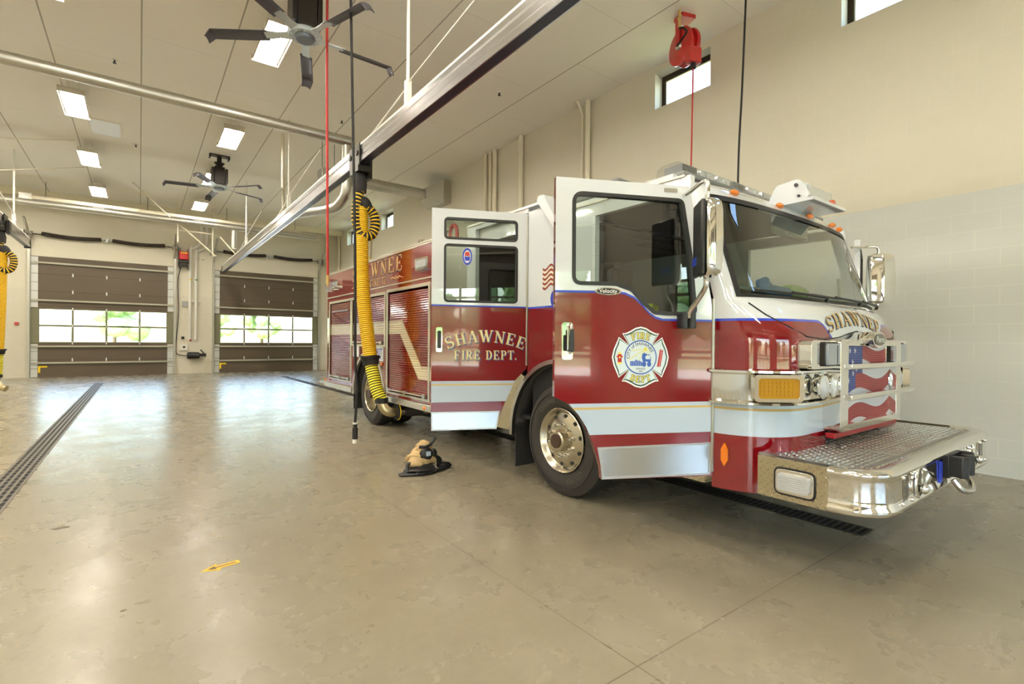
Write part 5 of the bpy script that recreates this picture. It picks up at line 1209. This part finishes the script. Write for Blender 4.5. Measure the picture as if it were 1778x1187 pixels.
# wheels -------------------------------------------------------------------------
tyre_m = mat('tyre_rubber', (44, 40, 36), .7)
rim_m = mat('polished_rim', (196, 188, 168), .24, 1)
def wheel(nm, cy, x0, sgn, deep, letters=True, R=.505):
    O = Vector((x0, cy, R)); ax = Vector((-sgn, 0, 0))
    ty = part(nm, tyre_m, FE, lambda b: b.lathe([(-.30, .30), (-.30, .40), (-.29, .47), (-.26, R-.004), (-.24, R), (-.06, R), (-.04, R-.004), (-.005, .455), (.0, .40), (-.002, .33), (-.02, .295), (-.04, .285)], O, ax, 56), smooth=35)
    part('tyre_grooves', blackp, ty, lambda b: ([b.lathe([(-.02-k*.055, R+.0006), (-.032-k*.055, R+.0006)], O, ax, 48) for k in range(1, 4)], b.tube([O+Vector((-sgn*.0015, .43*cos(a), .43*sin(a))) for a in [2*PI*k/48 for k in range(48)]], .0035, 5, closed=True)), smooth=0)
    if deep: prof = [(-.02, .285), (-.005, .292), (.0, .283), (-.012, .27), (-.05, .262), (-.13, .25), (-.145, .2), (-.15, .10), (-.10, .095), (-.06, .09), (-.055, .0)]
    else: prof = [(-.02, .285), (-.002, .292), (.004, .284), (-.006, .272), (-.035, .262), (-.05, .245), (-.045, .225), (-.030, .19), (-.022, .15), (-.020, .10), (.0, .097), (.045, .09), (.055, .078), (.056, .0)]
    rm = part('rim', rim_m, ty, lambda b: b.lathe(prof, O, ax, 56), smooth=35)
    base = -.148 if deep else -.022
    part('hub_cap', mat('hub_dark', (70, 54, 44), .5, .4), rm, lambda b: b.lathe([(.05, .068), (.066, .062), (.07, .03), (.066, .0)] if not deep else [(-.06, .08), (.03, .075), (.035, .0)], O, ax, 28))
    def around(r, k, n, d=0): a = 2*PI*(k+.5)/n+.1; return O+ax*d+Vector((0, r*cos(a), r*sin(a)))
    for k in range(10): part('lug_nut', chrome, rm, lambda b: b.lathe([(base, .02), (base+.012, .021), (base+.014, .015), (base+.034, .014), (base+.044, .009), (base+.046, 0)], around(.142, k, 10), ax, 12))
    part('hand_holes', blackp, rm, lambda b: [b.tube([around(.218, k, 10, -.045 if not deep else -.147), around(.218, k, 10, -.036 if not deep else -.142)], .019, 12) for k in range(10)])
    if letters:
        mt = mat('tyre_letter', (74, 68, 58), .55)
        def tl(b):
            for wd, a0 in (('COOPER', -100), ('COOPER', 80)):
                def f(x, y):
                    a = rad(a0)+x/.37*-sgn*-1; r = .368+y*(1 if True else -1)
                    return O+ax*.0022+Vector((0, 0, 0))+Vector((0, r*cos(a), r*sin(a)))
                sans(b, wd, .055, lambda x, y: f(-x, y) if False else O+ax*.0025+Vector((0, (.367+y)*sin(x/.367*-1+rad(a0+100)*1+rad(0)), (.367+y)*cos(x/.367*-1+rad(a0+100)))) )
        def tl2(b):
            for c0 in (0, PI): sans(b, 'COOPER', .06, lambda x, y: O+ax*.0025+Vector((0, -(.362+y)*sin(x/.362+c0+2.6), (.362+y)*cos(x/.362+c0+2.6))))
        part('sidewall_lettering', mt, ty, tl2, smooth=0, recalc=False)
    return ty
wheel('front_wheel', 3.38, 3.06, 1, False); wheel('front_wheel', 3.38, 5.48, -1, False, False)
wheel('rear_wheel', 8.05, 3.07, 1, True); wheel('rear_wheel', 8.05, 5.47, -1, True, False)
wheel('inner_rear_wheel', 8.05, 3.40, 1, True, False); wheel('inner_rear_wheel', 8.05, 5.14, -1, True, False)
part('axles', darkmetal, FE, lambda b: (b.cyl((3.3, 3.38, .5), (5.2, 3.38, .5), .07), b.cyl((3.3, 8.05, .5), (5.2, 8.05, .5), .1), b.box((3.75, 1.9, .55), (3.85, 10.2, .8)), b.box((4.7, 1.9, .55), (4.8, 10.2, .8))), smooth=0)
# front wheel housing
def housing(cy, r, x0, x1):
    return lambda b: b.grid(lambda a, x: Vector((x, cy+r*cos(rad(a)), .5+r*sin(rad(a)))), [-2+184*i/20 for i in range(21)], [x0, x1])
part('wheel_arch_liner', blackp, FE, housing(3.38, .70, SX+.02, 3.6), solid=.01, recalc=False)
part('wheel_arch_trim', steel, FE, lambda b: b.grid(lambda a, k: Vector((SX-.02+(.06 if k in (0, 3) else 0), 3.38+(.70+.04*(k >= 2))*cos(rad(a)), .5+(.70+.04*(k >= 2))*sin(rad(a)))), [-4+130*i/20 for i in range(21)], [0, 1, 2, 3]), smooth=30, recalc=False)
for q in (SX+.02, RX-.42): part('mud_flap', rubber, FE, lambda b: b.box((q, 4.06, .13), (q+.40, 4.075, .55)), smooth=0)
part('step_well_plate', tread_side, FE, lambda b: b.prism([[(4.125, .49)]+archpts(3.38, .5, .745, 0, 47, 8)+[(4.05, 1.12), (4.3, .95), (4.4, .49)]], -.004, .03, MS), smooth=0)
part('step_riser', tread_side, FE, lambda b: (b.box((SX, 4.38, .46), (3.5, 4.82, .50)), b.box((3.35, 4.1, .5), (3.38, 4.82, .95))), smooth=0)
part('front_step', tread_side, FE, lambda b: (b.box((SX+.0, 1.93, .46), (3.4, 2.66, .53)),), smooth=0)
part('step_strap', grayp, FE, lambda b: (b.box((3.4, 2.55, .30), (3.42, 2.58, .5)),), smooth=0)

# pump / equipment body ----------------------------------------------------------
def bodyshell(b):
    arch = archpts(8.05, .5, .70, 180, 0, 16)
    holes_ = [rect(8.98, .655, 10.19, 2.10), rect(7.43, 1.32, 8.88, 2.10), rect(5.95, .62, 7.29, 2.12)]
    b.prism([[(5.6, .56), (7.33, .56), (7.35, .5)]+arch+[(8.77, .56), (10.38, .56), (10.38, 2.70), (5.6, 2.70)]]+holes_, 0, .04, MS)
    b.prism([[(5.6, .56), (7.35, .5)]+arch+[(10.38, .56), (10.38, 2.70), (5.6, 2.70)]], -.04, 0, MYZ(RX))
    b.box((SX+.04, 10.30, .56), (RX-.04, 10.38, 2.70)); b.box((SX+.04, 5.6, .56), (RX-.04, 5.64, 2.70)); b.box((SX+.04, 5.64, 2.2), (RX-.04, 10.3, 2.24))
BO = part('equipment_body', bp, FE, bodyshell, smooth=0)
def slats(y0, y1, z0, z1, p=.032):
    def f(b):
        n = int((z1-z0)/p); prof = []
        for k in range(n):
            z = z0+k*p; prof += [(.012, z), (.004, z+.004), (.0, z+p*.5), (.004, z+p-.004)]
        V = [(SX+.008+x, y0, z) for x, z in prof]+[(SX+.008+x, y1, z) for x, z in prof]; m_ = len(prof)
        b.add(V, [(i, i+1, m_+i+1, m_+i) for i in range(m_-1)])
    return f
for y0, y1, z0, z1, lab in ((8.98, 10.19, .655, 2.10, ''), (7.43, 8.88, 1.32, 2.10, ''), (5.95, 7.29, .62, 2.12, '')):
    d = part('roll_up_door', bp, FE, slats(y0, y1, z0, z1), smooth=0, recalc=False)
    part('door_frame', alum, d, lambda b: b.prism([rect(y0-.05, z0-.03, y1+.05, z1+.045), rect(y0, z0, y1, z1)], -.012, .02, MS), smooth=0)
    part('lift_bar', steel, d, lambda b: (b.cyl((SX-.03, y0+.04, z0+.035), (SX-.03, y1-.04, z0+.035), .011), [b.box((SX-.04, y-.035, z0+.01), (SX+.0, y+.035, z0+.06)) for y in (y0+.08, (y0+y1)/2, y1-.08)]), smooth=30)
part('body_trim_line', alum, BO, lambda b: (b.box((SX-.014, 5.6, 2.215), (SX, 10.36, 2.235)), b.box((SX-.01, 5.6, 2.675), (SX+.0, 10.38, 2.70)), b.box((SX-.02, 5.6, 2.70), (SX+.06, 10.38, 2.715))), smooth=0)
for ya, yb_ in ((5.6, 7.30), (8.80, 10.42)): part('rub_rail', alum, BO, lambda b: b.box((SX-.05, ya, .47), (SX+.02, yb_, .555)), bevel=.004)
part('rear_step', alum, BO, lambda b: b.box((SX-.03, 10.42, .50), (RX, 10.8, .55)), bevel=.004)
part('rear_arch_trim', alum, BO, lambda b: b.grid(lambda a, k: Vector((SX-.04+(.04 if k in (0, 3) else 0), 8.05+(.66+.05*(k >= 2))*cos(rad(a)), .5+(.66+.05*(k >= 2))*sin(rad(a)))), [-4+188*i/24 for i in range(25)], [0, 1, 2, 3]), smooth=30, recalc=False)
part('rear_arch_liner', blackp, BO, housing(8.05, .70, SX+.02, 3.9), solid=.01, recalc=False)
part('rear_mud_flap', rubber, BO, lambda b: b.box((SX+.0, 8.80, .18), (3.55, 8.815, .5)), smooth=0)
for y, z in ((5.97, .51), (7.52, 1.02), (10.33, .60)): part('marker_lamp', amber, BO, lambda b: b.ball((SX-.05 if z < .9 else SX-.01, y, z), .028, (.5, 1.5, 1), 12, 8))
part('white_sign', mat('sign_white', (214, 218, 222), .4), BO, lambda b: b.box((SX-.006, 7.47, 1.07), (SX-.001, 7.86, 1.30)), smooth=0)
part('sign_lettering', bluev, BO, lambda b: (sans(b, 'RIT', .16, lambda x, y: Vector((SX-.008, 7.62-x, 1.20+y))), b.flat([[(7.77, 1.14), (7.82, 1.14), (7.80, 1.24)]], -.008, MS), b.flat([rect(7.53, 1.10, 7.72, 1.112)], -.008, MS)), smooth=0, recalc=False)
part('second_sign', mat('sign_white', (214, 218, 222), .4), BO, lambda b: b.box((SX-.006, 8.55, 1.10), (SX-.001, 8.84, 1.32)), smooth=0)
bfn = lambda cy, cz, off, c_: (lambda x, y: Vector((SX-c_, cy-x+off, cz+y-off)))
for nm, m_, off, c_ in (('body_lettering', gold, 0, .003), ('body_lettering_shadow', navy, .012, .0018)):
    part(nm, m_, BO, lambda b: (serif(b, 'SHAWNEE', .235, bfn(7.84, 2.535, off, c_), 1.42, .12), serif(b, 'ENGINE 72', .12, bfn(7.84, 2.32, off, c_), 1.12, .1)), smooth=0, recalc=False)
def scroll(b, s):
    if True:
        for k in range(3):
            c0 = 7.84+s*(.70+k*.12); b.tube([(SX-.003, c0+s*(.05-.004*i)*cos(i*.5), 2.32+(.03-.002*i)*sin(i*.5)) for i in range(10)], .006, 5)
        b.tube([(SX-.003, 7.84+s*(.64+.04*i), 2.32+.012*sin(i)) for i in range(12)], .006, 5)
for q in (-1, 1): part('scrollwork', gold, BO, lambda b: scroll(b, q))
part('compartment_script', decal_white, BO, lambda b: [b.box((SX-.004, 9.15+k*.1, 1.93), (SX-.002, 9.22+k*.1, 1.95)) for k in range(10)], smooth=0)
for y0, y1, z0, z1 in ((5.90, 6.28, 2.34, 2.50), (9.62, 9.95, 2.37, 2.54)):
    s_ = part('scene_lamp', chrome, BO, lambda b: b.prism([rnd([(y0, z0), (y1, z0), (y1, z1), (y0, z1)], .03)], -.05, 0, MS), bevel=.008)
    part('lamp_lens', lens, s_, lambda b: b.prism([rnd([(y0+.04, z0+.03), (y1-.04, z0+.03), (y1-.04, z1-.03), (y0+.04, z1-.03)], .02)], -.06, -.05, MS), bevel=.004)
part('rear_corner_lamp', lens, BO, lambda b: b.prism([rnd([(10.12, 2.36), (10.32, 2.36), (10.32, 2.54), (10.12, 2.54)], .02)], -.06, 0, MS), bevel=.006)
part('pipe_fittings', chrome, BO, lambda b: (b.cyl((3.3, 5.95, 2.70), (3.3, 5.95, 2.84), .03), b.cyl((3.3, 5.95, 2.84), (3.3, 5.95, 2.90), .045), b.cyl((3.3, 5.85, 2.87), (3.3, 6.05, 2.87), .02), b.cyl((3.25, 6.6, 2.71), (3.25, 6.6, 2.85), .025), b.cyl((3.25, 6.52, 2.84), (3.25, 6.68, 2.84), .02)))
part('hose_bed_cover', alum, BO, lambda b: (b.box((3.2, 5.9, 2.715), (3.26, 7.0, 2.77)),), smooth=0)
part('preconnect_hose', red_hose, BO, lambda b: b.tube([Vector((3.28, 5.72+.09*cos(a), 2.78+.12*sin(a))) for a in [2*PI*k/20 for k in range(20)]], .025, 8, closed=True))
part('pump_panel', mat('pump_panel_steel', (170, 168, 160), .3, .9), FE, lambda b: b.box((SX+.02, 5.02, .6), (RX-.02, 5.58, 2.6)), smooth=0)
part('exhaust_pipe', mat('exhaust_steel', (120, 104, 90), .45, .9), FE, lambda b: b.tube(smoothp([(3.9, 6.2, .42), (3.5, 6.6, .38), (3.25, 6.9, .35), (3.06, 7.0, .34)]), .06, 14))
part('exhaust_adapter', rubber, FE, lambda b: (b.lathe([(0, .06), (.02, .12), (.05, .12), (.06, .08)], (3.10, 6.98, .34), Vector((-1, 0, 0)), 24), b.tube([(3.2, 6.93, .35), (3.4, 6.75, .37)], .085, 18)))
part('adapter_ring', yel_sign, FE, lambda b: b.tube([Vector((3.075, 6.98+.12*cos(a), .34+.12*sin(a))) for a in [2*PI*k/24 for k in range(24)]], .008, 6, closed=True))
